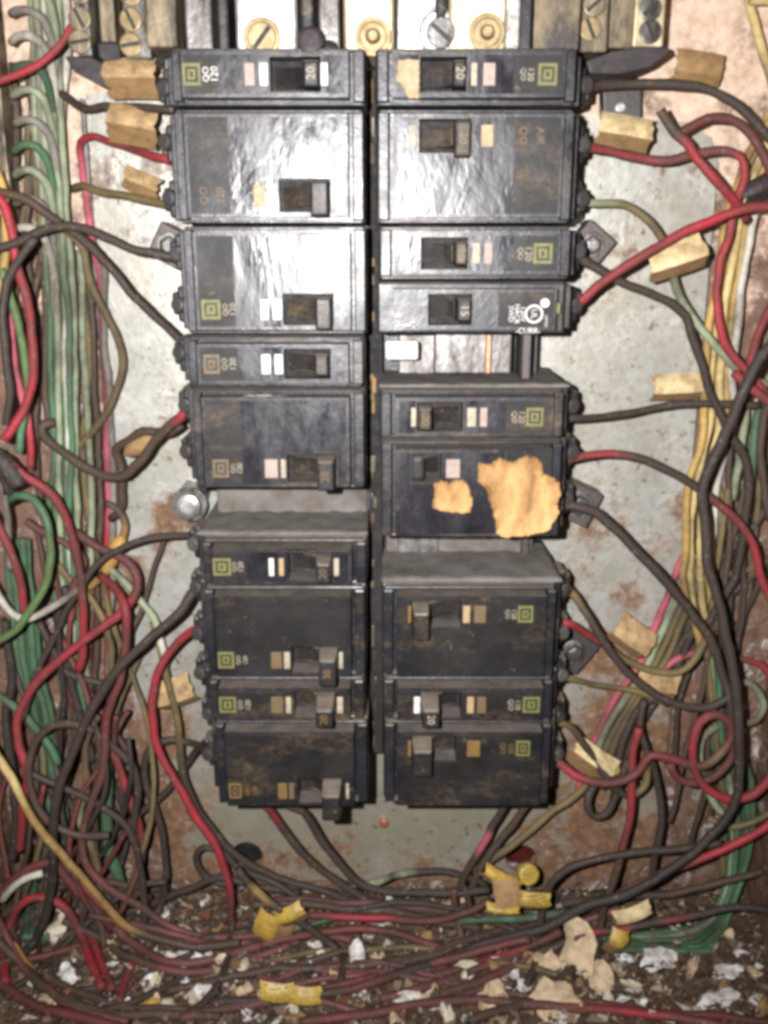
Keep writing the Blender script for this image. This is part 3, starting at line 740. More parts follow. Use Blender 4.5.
def W(label, col, r, h, s, group=None, dx=0, dy=0, dh=0, cat='wire', name='wire'):
    """s: 'x,y[,h] ... @colour ...' traced along the wire; h and r in mm"""
    r *= .00087; cur = COL[col]; raw = []
    for tk in s.split():
        if tk[0] == '@': cur = COL[tk[1:]]; continue
        v = [float(q) for q in tk.split(',')]
        raw.append([v[0]+dx, v[1]+dy, v[2] if len(v) > 2 else None, cur])
    ks = [i for i, q in enumerate(raw) if q[2] is not None]
    for i, q in enumerate(raw):
        if q[2] is None:
            a = [k for k in ks if k < i]; b_ = [k for k in ks if k > i]
            if a and b_:
                f = (i-a[-1])/(b_[0]-a[-1]); q.append(raw[a[-1]][2]*(1-f)+raw[b_[0]][2]*f)
            elif a: q.append(raw[a[-1]][2]*.5+h*.5 if i-a[-1] < 2 else h)
            elif b_: q.append(raw[b_[0]][2]*.5+h*.5 if b_[0]-i < 2 else h)
            else: q.append(h)
        else: q.append(q[2])
    pts = [(WP(q[0], q[1], (q[4]+dh)*.001, r), q[3]) for q in raw]
    path = []
    for p, c_ in catmull(pts, .0026):       # hand-bent wire is never quite smooth
        q = p*38 + Vector((len(label)*1.37, 0, 0)); q2 = p*120
        p = p + Vector((mathutils.noise.noise(q), mathutils.noise.noise(q+Vector((9, 3, 1)))*.5, mathutils.noise.noise(q+Vector((2, 7, 5)))))*.0015 + Vector((mathutils.noise.noise(q2), 0, mathutils.noise.noise(q2+Vector((4, 4, 4)))))*.0005
        p.z = max(p.z, r+.0005); p.y = min(p.y, -r-.0005); path.append((p, c_))
    bm = bmesh.new(); lay = bm.verts.layers.float_color.new('tint')
    tube(bm, lay, path, lambda f: r*(1+.05*math.sin(f*23+len(label))+.06*mathutils.noise.noise(Vector((f*31, len(label), r*900)))))
    o = link(name, bm, 'insulation', None, True)
    return tag(o, label, cat, group)

# --- left side: wires on the breaker terminals
W('dark wire running flat between the two tan tags to the top left breaker', 'dark', 1.9, 26, '60,92,14 76,104 84,108 106,106 140,106 158,108,40 172,110,42')
W('red wire bending at the upper left and running down as a long pink line', 'red', 1.9, 10, '174,162,42 160,158,40 130,148,26 104,141 88,136,18 79,142,14 @pink 82,170,10 88,205 94,240 99,270 @red 102,330 105,380 @pink 106,440 107,490 @red 108,540 109,600 107,650 106,720')
W('olive wire sticking out left from the second left-hand breaker', 'olive', 1.9, 24, '186,212,42 168,207,36 150,203 120,195 98,189 84,186,16 72,190,8')
W('dark wire arriving level from the left edge and dipping to the third breaker', 'dark', 2.1, 40, '-30,252,44 0,246 25,237 52,225 75,226 92,231 112,241 130,250 150,255 172,258,42 186,260,42')
W('long dark wire sloping from the upper left edge down to the fourth left breaker', 'brown', 2.1, 36, '-30,180 0,193 26,200 55,219 @dark 78,236 99,256 114,272 135,297 161,323 180,341,42 192,350,42')
W('olive brown wire bowing out below two crossing dark wires at left', 'olive', 2.0, 22, '50,222,24 68,234 81,248 89,279 104,308 118,338 123,370 112,401 96,425 80,446 66,462,10')
W('brown wire with a short red end hooking up to the fifth left breaker', 'red', 2.4, 30, '194,403,42 186,411,42 @brown 172,424 158,438 141,464 122,478 99,474 70,458 50,443 42,433 44,424 56,422,22')
W('second brown wire crossing the hooked one below the fifth left breaker', 'brown', 2.3, 22, '184,424,34 168,434 146,432 128,442 116,450 122,470 122,490 121,510 112,520,14')
W('short brown wire ending in ochre tape below the hooked brown wires', 'brown', 2.0, 18, '106,504 114,506 122,514 @ochre 125,526 122,540 118,552 110,566 98,578 84,590')
W('dark wire arching left from the dusty empty slot of the left column', 'dark', 1.8, 34, '206,534,40 196,533 169,535 140,542 120,550 106,558 91,572 76,596 56,635 42,662 30,690 22,720')
W('thick black wire sweeping from the lower left breaker down to the left corner', 'dark', 2.5, 46, '204,584,42 192,594 178,613 150,638 125,663 106,688 87,720 76,742 64,775 @black 54,815 51,850 51,883 44,924 34,944 18,957 0,963 -20,962')
W('bright red wire curving down beside the lower left breakers to the floor', 'red', 2.3, 34, '202,626,42 192,632 175,647 158,674 150,704 151,720 156,741 173,778 196,815 215,843 227,873 @dred 232,900 @dark 233,930 228,955 217,985 204,1003 190,1014')
W('grey-brown wire running just right of the bright red curved one', 'olive', 2.1, 24, '152,620,16 162,655 170,690 178,721 @dark 184,775 196,800 208,822 224,844 245,862 275,876 328,893 367,905 417,911')
W('dark wire with a small loop near the left hole in the plate', 'dark', 2.0, 30, '250,872,20 222,884 203,873 197,856 204,846 222,850 240,868 270,880,24 300,898')
W('dark wire curling out of the bottom left breaker and hanging down', 'dark', 2.1, 24, '212,752,40 203,749 190,744 169,740 150,748 144,765 146,788 156,815 165,842 166,876 160,908 150,925')
W('dark wire slanting left from the bottom left breaker behind the red one', 'dark', 1.9, 20, '212,738,40 203,744 183,768 166,792 139,815 115,830 85,838 55,834')
W('red-tipped dark wire leaving the bottom of the left column', 'red', 2.3, 28, '246,775,34 254,795,36 263,806,36 272,814 @dark 284,828 300,848 328,874 355,893 394,909 430,914 470,905')
W('dark wire leaving the bottom left breaker alongside the red-tipped one', 'dark', 2.2, 34, '258,775,38 270,797,40 284,805,40 304,813 318,832 328,850 342,868 362,884 394,892 441,893 488,889')
# --- left side: the tangle in the gutter
W('thin red wire entering the far left terminal bar', 'red', 1.7, 40, '-30,92 0,81 30,70 50,56 60,46 68,34,40 76,24,38')
W('tall red wire bending along the left edge above the black tape', 'red', 2.2, 42, '-12,190 2,205 9,230 15,262 23,292 31,331 34,370 28,401 16,422 4,440,44')
W('green wire between the tall red one and the left edge', 'lgreen', 2.0, 36, '2,268 9,295 18,321 25,352 28,386 @green 24,420 19,453,40')
W('pink wire behind the green one near the left edge', 'pink', 1.9, 28, '4,290 8,318 13,350 21,386 26,410 @red 28,440 30,470')
W('dark wire hugging the left edge above the black tape', 'dark', 2.0, 48, '34,236 24,250 14,268 5,292 2,326 8,362 12,392 6,425,46')
W('yellow wire at the upper left edge', 'gold', 2.0, 34, '-4,170 3,190 4,230 2,275 -6,300')
W('grey wire with a pale sheen below the black tape', 'grey', 1.7, 42, '0,470 4,490 6,520 @white 8,545 @grey 10,570')  # tint turns white partway along the wire
W('big red wire arching from the black tape down over the green bundle', 'red', 2.3, 44, '10,466,46 25,478 50,495 66,522 @dred 75,551 82,585 @red 85,622 82,652 78,670,30')
W('olive green wire curling from below the black tape to the left edge', 'green', 2.0, 50, '8,502,40 16,497,46 31,500 44,519 @lgreen 50,547 47,579 34,610 19,630 0,641 -20,646')
W('short bright red wire coming in from the left edge', 'red', 2.2, 48, '-14,500 0,529 12,560 22,585 26,612,42')
W('white wire hooking under the olive green one at the left edge', 'white', 1.8, 46, '-16,570 0,594 12,612 28,619 @grey 56,607 74,594 86,580,30')
W('long red diagonal wire crossing the left bundle', 'dred', 2.4, 50, '76,530,26 96,545 118,556 132,566 138,580 136,594 @red 125,610 94,635 56,663 31,691 19,716 19,745 26,770,40 24,809 21,850,30')
W('plum red wire snaking down the left gutter and along the floor', 'red', 2.2, 40, '100,575,24 116,588 126,606 @dred 128,640 122,676 108,715 @plum 102,768 90,800 81,839 88,868 112,892 142,910 176,929 220,937 262,934')
W('red wire behind the dark ones in the lower left gutter', 'red', 2.2, 30, '104,730 118,765 129,798 @dred 139,829 142,849 138,880 132,905')
W('dark wire side by side with the red one in the lower left gutter', 'dark', 2.1, 34, '100,735 114,748 129,763 137,788 136,812 133,840')
W('long brown wire crossing the lower left gutter at a slant', 'dark', 2.0, 38, '20,762 34,775 68,788 102,807 125,826 139,856 144,897 143,930')
W('brown wire bent like a hook over the lower green bundle', 'brown', 2.1, 42, '92,731 78,726 54,726 36,741 29,766 34,798 51,822 81,836 110,836')
W('yellow wire slanting across the lower left corner', 'cream', 2.1, 54, '-20,726 0,760 14,785 @gold 27,809 54,846 85,880 @ochre 108,906 125,924 @brown 150,938 190,946 240,944')
W('olive wire hanging between the green bundles', 'olive', 2.1, 30, '98,715 88,735 84,760 86,788 @sage 81,822 @olive 92,849 98,876 106,915')
W('flat green wire in the lower left gutter', 'green', 3.2, 22, '104,740 106,775 107,815 113,856 123,893')
W('red loop nearest the lower left corner', 'red', 2.4, 40, '6,985 2,960 8,930 18,908 34,898 51,899 68,910 78,930 86,950 95,970 103,990')
W('larger red loop around the lower left corner', 'dred', 2.4, 34, '-16,905 8,888 30,868 50,862 66,866 @red 78,880 92,896 110,918')
W('plum wire curving from the left gutter along the floor', 'dred', 2.5, 38, '50,846 61,868 81,895 108,922 @plum 135,945 162,960 203,962 240,952 262,946')
W('red wire running down beside the corner loop', 'red', 2.2, 36, '84,930 94,945 104,970 111,990')
W('thick dark red wire low along the bottom left edge', 'dred', 2.6, 56, '-20,968 0,983 31,1002 54,1012 90,1022 140,1034')
W('brown wire above the thick dark red one at the bottom left', 'brown', 2.4, 54, '-4,940 19,962 42,985 69,1002 100,1011 160,1015 220,1018')
W('ochre brown wire at the bottom left below the loops', 'ochre', 2.1, 50, '14,945 27,962 @brown 58,981 94,998 121,1006 190,1010')
W('dull red wire between the loops and the bottom left edge', 'plum', 2.2, 48, '-10,905 4,935 24,966 50,992 84,1010 130,1022')
W('reddish brown wire swinging from the loops toward the floor', 'brown', 2.3, 40, '62,920 83,931 104,943 129,958 @plum 165,970 205,972 250,958 290,946')
W('brown wire loop standing on the debris at lower left', 'brown', 1.9, 40, '58,985 54,960 60,941 74,932 92,934')
W('short red stub ending on the debris at lower left', 'red', 2.2, 34, '132,962 127,975 121,988 119,1002')
W('pale cream wire curled inside the red loops', 'tan' if 'tan' in COL else 'white', 2.0, 36, '2,900 12,888 26,879 42,874')
W('dark wire behind the tangle along the left wall', 'black', 2.4, 26, '4,620 8,650 12,680 6,715 10,760 16,810 14,860')
W('dark wire crossing low behind the red diagonal', 'dark', 2.0, 26, '38,622 50,645 62,668 80,678 104,684')
W('dark wire slipping behind the brown hook at left', 'black', 2.2, 24, '66,588 58,620 66,650 72,690 84,735 92,760')
for i, (dx, dh, c, lb) in enumerate([(0, 0, 'brown', 'grey-brown wire behind the pink line at left'), (14, 2, 'grey', 'pale grey wire right of the pink line at left'), (-8, 4, 'sage', 'pale green wire left of the pink line at left')]):
    W(lb, c, 1.8, 8+dh, '88,250 92,330 96,420 99,500 98,570 96,640 92,700', dx=dx)
W('sage wire slanting right below the ochre tape', 'sage', 1.9, 20, '108,566 122,580 140,602 154,620 @white 160,640 @sage 166,665')
W('olive wire slanting down from the ochre tape', 'olive', 1.9, 22, '82,585 94,602 106,628 110,660 108,690')
W('red wire threading behind the big red arch', 'dred', 2.0, 24, '28,520 48,536 66,545 84,560 70,590 72,620')
W('grey-olive wire threading behind the big red arch', 'olive', 2.0, 20, '34,500 46,525 58,560 76,588 88,602')
W('green wire bending over the hook in the lower left', 'green', 2.2, 32, '-14,690 6,700 24,716 36,733 48,748 56,766')
# green bundle, upper and lower
G1 = 'green wires bundled down the left gutter'
for i in range(8):
    x = -14+i*4.0; c = ['green', 'green', 'sage', 'green', 'white', 'green', 'dgreen', 'sage'][i]
    lab = {'green': 'green wire in the long bundle down the left gutter', 'sage': 'pale green wire in the long bundle down the left gutter', 'white': 'whitish wire in the long bundle down the left gutter', 'dgreen': 'dark green wire in the long bundle down the left gutter'}[c]
    j = random.uniform(-2, 2)
    W(lab, c, 1.75, 12+3*(i % 3), f'@{["sage","grey","sage","grey","white","sage","green","sage"][i]} {40+j},-20 {46+j},60 {52},140 {58+j},220 @{c} {62+j},300 {64},380 {65+j},450 {66},520 {70+j},600 {76},670 {84+j},740', group=G1, dx=x*(.75 if i % 2 else 1.0))
for i in range(5):
    x = -9+i*5; c = ['green', 'green', 'dgreen', 'green', 'green'][i]
    lab = {'green': 'green wire in the lower bundle at the left wall', 'dgreen': 'dark green wire in the lower bundle at the left wall'}[c]
    j = random.uniform(-2, 2)
    W(lab, c, 2.1, 16+4*(i % 2), f'{16},540 {20+j},600 {28},660 {36+j},710 {44},760 {52+j},810 {50},860 {40},905 {34},940', group='green wires in the lower left bundle', dx=x)
# brown and red wires filling the depth of the gutter
for i, (x0, x1, c, y0, y1) in enumerate([(12, 20, 'brown', 60, 250), (30, 14, 'olive', 120, 330), (44, 50, 'brown', 260, 440), (28, 44, 'brown', 330, 520), (86, 92, 'dred', 560, 720), (70, 62, 'brown', 620, 800), (84, 100, 'brown', 690, 850), (60, 74, 'plum', 800, 900), (120, 126, 'dark', 780, 900), (74, 96, 'black', 800, 900), (36, 46, 'plum', 780, 880)]):
    nm = {'brown': 'brown', 'olive': 'olive', 'dred': 'dark red', 'plum': 'plum', 'dark': 'grey-black', 'black': 'black'}[c]
    wh_ = ['high at the left wall', 'slanting at the upper left', 'short, beside the green bundle', 'leaning against the green bundle', 'below the ochre tape', 'in the middle of the lower gutter', 'by the hook', 'above the red loops', 'near the silvery flaked rust', 'behind the yellow slanting wire', 'behind the sweeping black wire'][i]
    W(f'{nm} wire deep in the left gutter, {wh_}', c, 2.0, 10, f'{x0},{y0} {(x0*2+x1)/3+3:.0f},{y0+(y1-y0)*.33:.0f} {(x0+2*x1)/3-3:.0f},{y0+(y1-y0)*.66:.0f} {x1},{y1}')
# --- right side: wires on the breaker terminals
W('dark wire arching from the top right breaker over to the right edge', 'dark', 2.2, 34, '578,88,42 590,86 623,82 668,82 706,88 736,104 760,128 780,146')
W('red wire from the second right breaker turning down past the right edge', 'red', 2.1, 34, '566,138,42 578,143,42 599,150 638,157 @plum 671,160 700,153 724,151 @red 741,157 745,175 739,202 732,235 721,270 718,299 721,332 732,355 748,372 772,400')
W('red wire with a brown cut end pointing up at the bare plate', 'brown', 2.2, 40, '659,111 664,121 674,134 @red 688,146 697,160 718,184 738,204 748,222,30')
W('dull red wire arching right above the crossing red wires', 'dred', 2.2, 34, '680,134 690,128 706,119 728,118 750,132 762,154 774,178')
W('long red wire rising from the white-printed breaker to the right edge', 'red', 2.2, 50, '572,303,42 580,300,44 599,285 629,264 668,240 694,226 730,212 752,207 780,206')
W('sage green wire passing under the cream tag near the upper right', 'sage', 1.9, 30, '564,190,42 572,194,42 590,202 @olive 626,206 644,217 658,236 @sage 676,280 688,308 706,335 730,365 748,380 775,386')
W('dark wire from the third right breaker bending down through the bundle', 'dark', 2.1, 32, '566,246,42 576,253,42 594,264 617,279 644,289 668,301 684,317 691,338 703,368 712,397 730,433 745,460 748,492 745,525 740,560 733,585 720,606 706,628,22')
W('dark level wire running right under the cream tag to the bundle', 'dark', 1.9, 30, '562,418,42 572,418,42 614,415 653,409 688,403 724,403 760,406')
W('thick black wire falling the length of the right bundle and along the floor', 'black', 2.5, 52, '790,325 768,347 754,366 744,388 730,424 714,460 705,489 @dark 706,520 709,559 718,604 726,643 736,684 739,723 @black 739,767 734,797 722,822 700,848 660,874 622,894 581,909 536,930 480,946 406,971 @dred 370,984 @dark 328,994 270,1000 210,1004')
W('red to dark wire from the torn-label breaker curving to the right edge', 'red', 2.1, 40, '556,461,42 566,458,42 590,454 612,452 @dark 638,457 665,469 694,486 @dred 712,499 @red 724,508 742,526 754,547 762,578 774,610')
W('dark wire sweeping down from below the torn label into the thick one', 'dark', 2.4, 44, '560,506,42 570,505,44 593,513 617,533 644,562 674,592 697,619 712,643 721,666 728,695 732,730')
W('olive and dark wire drooping from the lower sooty right breaker', 'olive', 2.1, 36, '556,585,42 563,587,42 574,597 @dark 593,625 608,648 632,675 653,693 674,704 703,710 724,702 736,690,44')
W('red wire turning green from the lower sooty right breaker', 'red', 2.0, 30, '560,622,40 570,624,40 585,631 602,643 @olive 620,657 645,668 662,673 680,671 694,660 704,646 712,630')
W('yellow-green wire from the second lowest right breaker', 'olive', 1.7, 28, '556,677,40 564,678,40 593,684 623,689 650,697 664,704')
W('olive to dark wire curving out of the bottom right breaker', 'olive', 2.0, 36, '550,720,40 558,721,42 570,727 @dark 585,746 602,773 617,791 630,798 @olive 643,790 647,768 650,750')
W('red coil of wire looped beside the thick black wire', 'red', 2.4, 46, '552,760,40 560,764,42 574,774 @dred 594,780 617,781 638,772 652,756 672,758 698,766 @olive 716,758 @dred 730,740 727,722 714,714 @red 700,722 693,745 694,765 704,786 722,797 748,797 764,784 780,758')
W('dull red loop lying around the red coil', 'dred', 2.2, 42, '668,762 676,778 694,783 716,776 730,758 733,738 726,722,46')
W('small dark loop hanging below the bottom right breaker', 'dark', 2.2, 34, '604,772,26 592,788 587,804 592,817 605,817 615,798 620,778 628,760')
W('red and brown wire dropping straight to the floor right of the breakers', 'red', 2.2, 40, '640,728 634,755 631,785 630,817 @dred 622,850 @brown 614,880 606,902 600,930 596,965')
W('thin dark wire hanging in front of the silvery rust', 'dark', 2.0, 34, '644,700,30 640,725 646,745 656,775 661,805 661,830 655,858 652,880')
W('dark wire bowing left from the thick black one to the floor', 'dark', 2.0, 44, '720,842 686,849 630,853 590,861 560,876 546,894 540,919 537,950 534,970 526,985')
W('red wire running in from the right edge along the thick black one', 'red', 2.3, 40, '790,812 768,825 735,842 697,860 @plum 667,872 630,890 592,908')
W('brown wire banded with red running in from the lower right edge', 'dark', 2.1, 52, '800,925 768,911 735,908 700,914 @red 678,919 @dark 655,923 637,926 @red 625,928 @dark 610,930 @red 594,932 @dark 575,938 555,946 @plum 520,962 480,982 440,995')
W('olive wire bending from the bottom right breaker down left to the floor', 'olive', 2.2, 24, '594,770,14 586,784 566,802 542,820 515,842 495,855 474,872')
W('dark wire with one pink band falling from the bottom right breaker', 'dark', 2.2, 34, '520,770,34 508,796,36 500,812 492,825 @pink 488,834 479,848 @dark 474,856 464,874 460,890')
W('brown wire beside the pink-banded one below the right column', 'brown', 2.2, 30, '540,772,34 528,798,34 520,812 505,832 488,856 476,876 470,892')
# right bundle, cream
GC = 'cream wires bundled down the right side'
for i, (dx, c) in enumerate([(0, 'cream'), (8, 'cream'), (-7, 'gold'), (15, 'gold'), (22, 'white')]):
    lab = ['cream wire bent in the right bundle, frontmost', 'cream wire in the right bundle, second from the front', 'gold wire at the inner edge of the right bundle', 'gold wire toward the outer edge of the right bundle', 'whitish wire at the outer edge of the right bundle'][i]
    j = random.uniform(-2, 2)
    W(lab, c, 2.0, 16+3*(i % 3), f'{786},{96+i*6} {768},{122+i*5} {748+j},170 {733},215 {724+j},265 {716},320 {712+j},370 {711},420 {704+j},450 {695},490 {692+j},540 {692},590 {700+j},622 {712},650', dx=dx)
W('cream wire running down the upper right corner', 'cream', 2.2, 16, '746,-20 750,10 760,44 768,66 786,110')
W('pale stub of wire at the very upper right corner', 'cream', 2.2, 22, '752,4 770,2 800,4')
W('red wire slanting behind the bundle near the right edge', 'red', 2.1, 24, '790,270 768,308 757,335 750,362 742,392')
W('red wire crossing down to the right edge at mid height', 'red', 2.2, 46, '735,374 748,386 768,402 790,420')
W('bright green wire at the right edge behind the black one', 'green', 2.2, 18, '764,395 757,420 753,450 749,486 744,520')
W('pale green wire beside the bright green one at the right edge', 'sage', 2.0, 18, '756,370 748,395 742,430 738,465 733,500')
W('brown wire standing at the right edge above the red curve', 'brown', 2.0, 30, '776,392 764,412 760,440 760,465 764,492 772,520')
W('grey-olive wire in the middle of the right bundle', 'olive', 2.0, 14, '712,470 722,500 732,530 740,545')
W('grey wire deep in the right bundle', 'grey', 2.0, 12, '724,470 722,520 718,560 712,590')
W('dark wire slanting deep behind the right bundle', 'dark', 2.0, 14, '768,505 752,530 736,545 722,560')
W('dark wire crossing deep below the right bundle', 'dark', 2.0, 14, '760,572 744,586 726,600 704,622 680,640')
W('olive wire crossing deep at the right edge', 'olive', 1.9, 14, '768,560 750,568 730,572 716,580')
# sheaf of wires slanting down left from the bundle
for i, (dx, c, lb) in enumerate([(-18, 'pink', 'pink wire at the left of the sheaf slanting down behind the tags'), (-9, 'sage', 'pale green wire in the sheaf slanting down behind the tags'), (-1, 'olive', 'olive wire in the sheaf slanting down behind the tags'), (7, 'olive', 'second olive wire in the sheaf slanting down behind the tags'), (16, 'dark', 'dark wire in the sheaf slanting down behind the tags'), (24, 'black', 'black wire at the right of the sheaf slanting down behind the tags')]):
    W(lb, c, 2.0, 12+2*(i % 2), f'{702+i},556 {688},590 {672},628 {656},662 {636},694 {618},724 {604},756 {596},790', dx=dx)
W('red wire hanging in the middle of the sheaf below the tags', 'red', 2.0, 20, '648,690 640,715 636,745 632,775')
W('dark wire bowed below the brown tag at right', 'dark', 2.1, 22, '660,696 644,704 630,722 618,750 615,780 612,800')
W('pink wire with a bright end behind the coil at right', 'pink', 2.0, 14, '648,678 664,668 682,656 702,652 716,654')
W('pink-red wire at the right edge beside the thick black wire', 'red', 2.0, 18, '734,655 748,660 764,668 785,690')
W('pale sage wire arching at the right edge', 'sage', 2.0, 22, '730,690 744,682 758,692 764,706 @olive 756,720 740,724 728,720')
for i in range(6):
    dx = -10+i*5; c = ['green', 'sage', 'green', 'dgreen', 'green', 'green'][i]
    lab = {'green': 'green wire in the bundle turning along the right wall', 'sage': 'pale green wire in the bundle turning along the right wall', 'dgreen': 'dark green wire in the bundle turning along the right wall'}[c]
    W(lab, c, 1.8, 14+3*(i % 3), f'{716},640 {718},690 {722},740 {736},780 {738},836 {736-i*2},880 {722-i*3},{915+i*3} {690},{930+i*4} {640},{934+i*3} {600},{930+i*4}', group='green wires along the right wall', dx=dx)
W('sage wire looping below the red coil at right', 'sage', 2.0, 24, '716,726 702,738 699,760 704,785 712,802 722,815')
W('olive wire running in from the right edge near the corner', 'olive', 1.9, 26, '790,800 768,812 745,824 725,826 708,818')
# --- wires across the floor
W('red wire lying across the middle of the floor to the yellow tags', 'dred', 2.1, 40, '278,924 308,916 @red 340,917 380,919 @dred 425,921 464,913 492,900')
W('dull red wire running from the lower left across the floor', 'plum', 2.2, 44, '225,954 255,946 @dred 281,940 347,928 394,932 433,946 470,956')
W('green wire lying on the floor left of the yellow tags', 'green', 2.2, 36, '455,920 475,919 510,919 545,917 575,912')
W('short green wire at the yellow band on the floor', 'sage', 2.4, 36, '284,930 @green 306,923 330,919 @sage 352,916 372,914')
W('black wire with pale paint spots along the foot of the plate', 'black', 2.0, 28, '345,888 362,884 @sage 372,883 384,880 @black 394,876 @sage 404,874 @black 420,872 440,871 466,877 488,886')
W('dark wire slanting from the left hole across the floor debris', 'dark', 2.2, 48, '238,868 248,880 @gold 256,888 @dark 281,909 308,928 335,948 344,962 342,985')
W('red wire on the debris right of the middle', 'dred', 2.3, 50, '436,975 470,966 @red 500,958 @dred 530,945 560,930')
W('plum wire low in front across the debris', 'plum', 2.4, 58, '180,1018 240,1006 300,996 @dred 350,984 420,966 470,954 530,938')
W('dark red wire along the bottom edge in the middle', 'dred', 2.4, 60, '300,1022 380,1012 440,1002 @plum 500,1002 560,1006 @red 600,1008 640,1012 @plum 690,1019 740,1030')
W('brown wire curving across the bottom right debris', 'brown', 2.3, 58, '470,1022 500,1012 530,1000 552,984 575,968')
W('brown wire across the foot of the plate', 'brown', 2.2, 36, '250,905 300,903 350,908 400,912 440,922 480,930')
W('short pinkish brown wire standing in the middle of the floor', 'plum', 2.0, 36, '452,888 454,905 458,922 464,940')
W('short brown wire next to the pinkish one in the middle of the floor', 'brown', 2.0, 34, '464,886 468,905 474,925 478,942')
W('dark wire along the back of the floor at left', 'dark', 2.1, 22, '150,905 175,893 200,884 225,878 262,888 300,893')
W('plum wire behind the debris at left', 'plum', 2.2, 30, '150,930 190,944 240,944 300,934 350,940')
# splices
def blob(label, px, py, h, rx, rz, mat, name, cat, ang=0):
    c = P(px, py, h); bm = bmesh.new()
    bmesh.ops.create_icosphere(bm, subdivisions=3, radius=1)
    for v in bm.verts:
        n = 1+.14*mathutils.noise.noise(v.co*2.3+Vector((px, py, 0)))
        q = v.co*n; x, z = q.x*rx, q.z*rz
        v.co = c+Vector((x*math.cos(ang)-z*math.sin(ang), q.y*min(rx, rz)*.9, x*math.sin(ang)+z*math.cos(ang)))
    return tag(link(name, bm, mat, None, True), label, cat)
for ly, (lb, s_) in enumerate([('lump of black tape binding wires at the left edge', '-12,452 -2,458 6,466 14,476 20,486'), ('loose black tape end under the black lump at the left edge', '2,470 8,480 10,492')]):
    W(lb, 'black', 5.2-2.2*ly, 45, s_, cat='tape', name='tape_wrap')
blob('brown taped splice on the hooked wires at left', 146, 442, .027, .0105, .0045, 'brown_card', 'tape_wrap', 'tape', .5)
blob('frayed ochre tape on the short brown wire at left', 112, 556, .019, .0040, .0115, 'ochre_tape', 'tape_wrap', 'tape', -.55)
# ------------------------------------------------------------------ ground bar with curling wires, upper left
def gbar():
    h = .020
    ps = [P(28, y, h) for y in range(-20, 270, 28)]
    a, b_ = ps[0], ps[-1]
    t = thing('ground_bar', (a.x, -.008, b_.z), 'long grey grounding bar with a row of screws down the upper left', 'terminal bar')
    x0 = min(p.x for p in ps)-.003; x1 = max(p.x for p in ps)+.001
    link('bar', B(-.1640, -.1520, -.018, -.0075, b_.z-.006, a.z+.004, .0008), 'grimy_metal', t)
    n = 0
    for y in range(-8, 262, 27):
        p = P(22, y, .019)
        bm = bmesh.new(); c = Vector((-.1582, -.0172, p.z)); cyl(bm, c, (0, -1, 0), .0036, .0032, 16, .0008); o = link('screw', bm, 'dull_metal', t)
        bm = bmesh.new(); hull(bm, [c+Vector((sx*.0028, -.0030, sz*.0005)) for sx, sz in ((-1,-1),(1,-1),(1,1),(-1,1))], [c+Vector((sx*.0028, -.0036, sz*.0005)) for sx, sz in ((-1,-1),(1,-1),(1,1),(-1,1))]); link('screw_slot', bm, 'print_black', o)
        c_ = ['sage', 'grey', 'white', 'dgreen', 'sage', 'grey', 'green'][n % 7]; nm = {'sage': 'pale green', 'green': 'bright green', 'dgreen': 'dark green', 'white': 'whitish', 'grey': 'grey'}[c_]
        W(f'{nm} wire curling over from a screw of the grounding bar', c_, 1.9, 24, f'14,{y-3},22 20,{y-8},26 32,{y-9},28 43,{y-1},26 50,{y+16},22 54,{y+40},18 58,{y+90},14', group='wires curling off the grounding bar')
        n += 1
gbar()
# ------------------------------------------------------------------ tags: card or tape folded over a wire
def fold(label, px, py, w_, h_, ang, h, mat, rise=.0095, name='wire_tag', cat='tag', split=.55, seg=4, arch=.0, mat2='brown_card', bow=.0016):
    """card folded along its long side: an upper leaf that faces the viewer and a lower leaf that runs back"""
    h = max(h, H-(CAM-F(px, py, .006)).dot(Vector((0, -1, 0)))*-1 if False else h, -F(px, py, .008).y if py > 880 else 0)
    c = P(px, py, h); k = (H-h)/FPX/ (ct - st*(py-512)/FPX) * 1.0
    L, Wd = w_*k, h_*k*.97
    ca, sa = math.cos(ang), math.sin(ang)
    prof = []
    up_n = 5; lo_n = 4
    for i in range(up_n+1):
        f = i/up_n; prof.append((Wd*(.5-f*split), -rise*(.35+.65*f) + -.0012*math.sin(f*math.pi)))
    for i in range(1, lo_n+1):
        f = i/lo_n; prof.append((Wd*(.5-split-f*(1-split)), -rise*(1-f*.95)))
    bm = bmesh.new(); rows = []
    for j in range(seg+1):
        u = (j/seg-.5)*L; row = []
        for v, y in prof:
            bend = bow*(1-(2*j/seg-1)**2)
            jx = random.uniform(-.0007, .0007) if j in (0, seg) else 0
            row.append(bm.verts.new(c+Vector(((u+jx)*ca-v*sa, y-bend, (u+jx)*sa+v*ca))))
        rows.append(row)
    for a, b_ in zip(rows, rows[1:]):
        for i in range(len(prof)-1): bm.faces.new((a[i], a[i+1], b_[i+1], b_[i]))
    bmesh.ops.recalc_face_normals(bm, faces=bm.faces)
    bmesh.ops.solidify(bm, geom=list(bm.faces), thickness=.0007)
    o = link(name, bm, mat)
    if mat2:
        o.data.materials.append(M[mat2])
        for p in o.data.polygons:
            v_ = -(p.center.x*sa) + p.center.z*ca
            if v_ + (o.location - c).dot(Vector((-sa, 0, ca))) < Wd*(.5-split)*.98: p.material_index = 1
    return tag(o, label, cat, 'folded tags on and between the wires')
D2 = math.radians
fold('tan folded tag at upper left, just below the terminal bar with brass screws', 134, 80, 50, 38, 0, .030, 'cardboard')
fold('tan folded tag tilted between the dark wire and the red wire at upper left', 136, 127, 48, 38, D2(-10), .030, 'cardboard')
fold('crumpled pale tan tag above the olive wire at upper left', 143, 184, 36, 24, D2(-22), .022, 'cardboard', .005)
fold('curled brown card at the upper right above the arching dark wire', 697, 68, 48, 30, D2(-8), .014, 'brown_card', .004, split=.75)
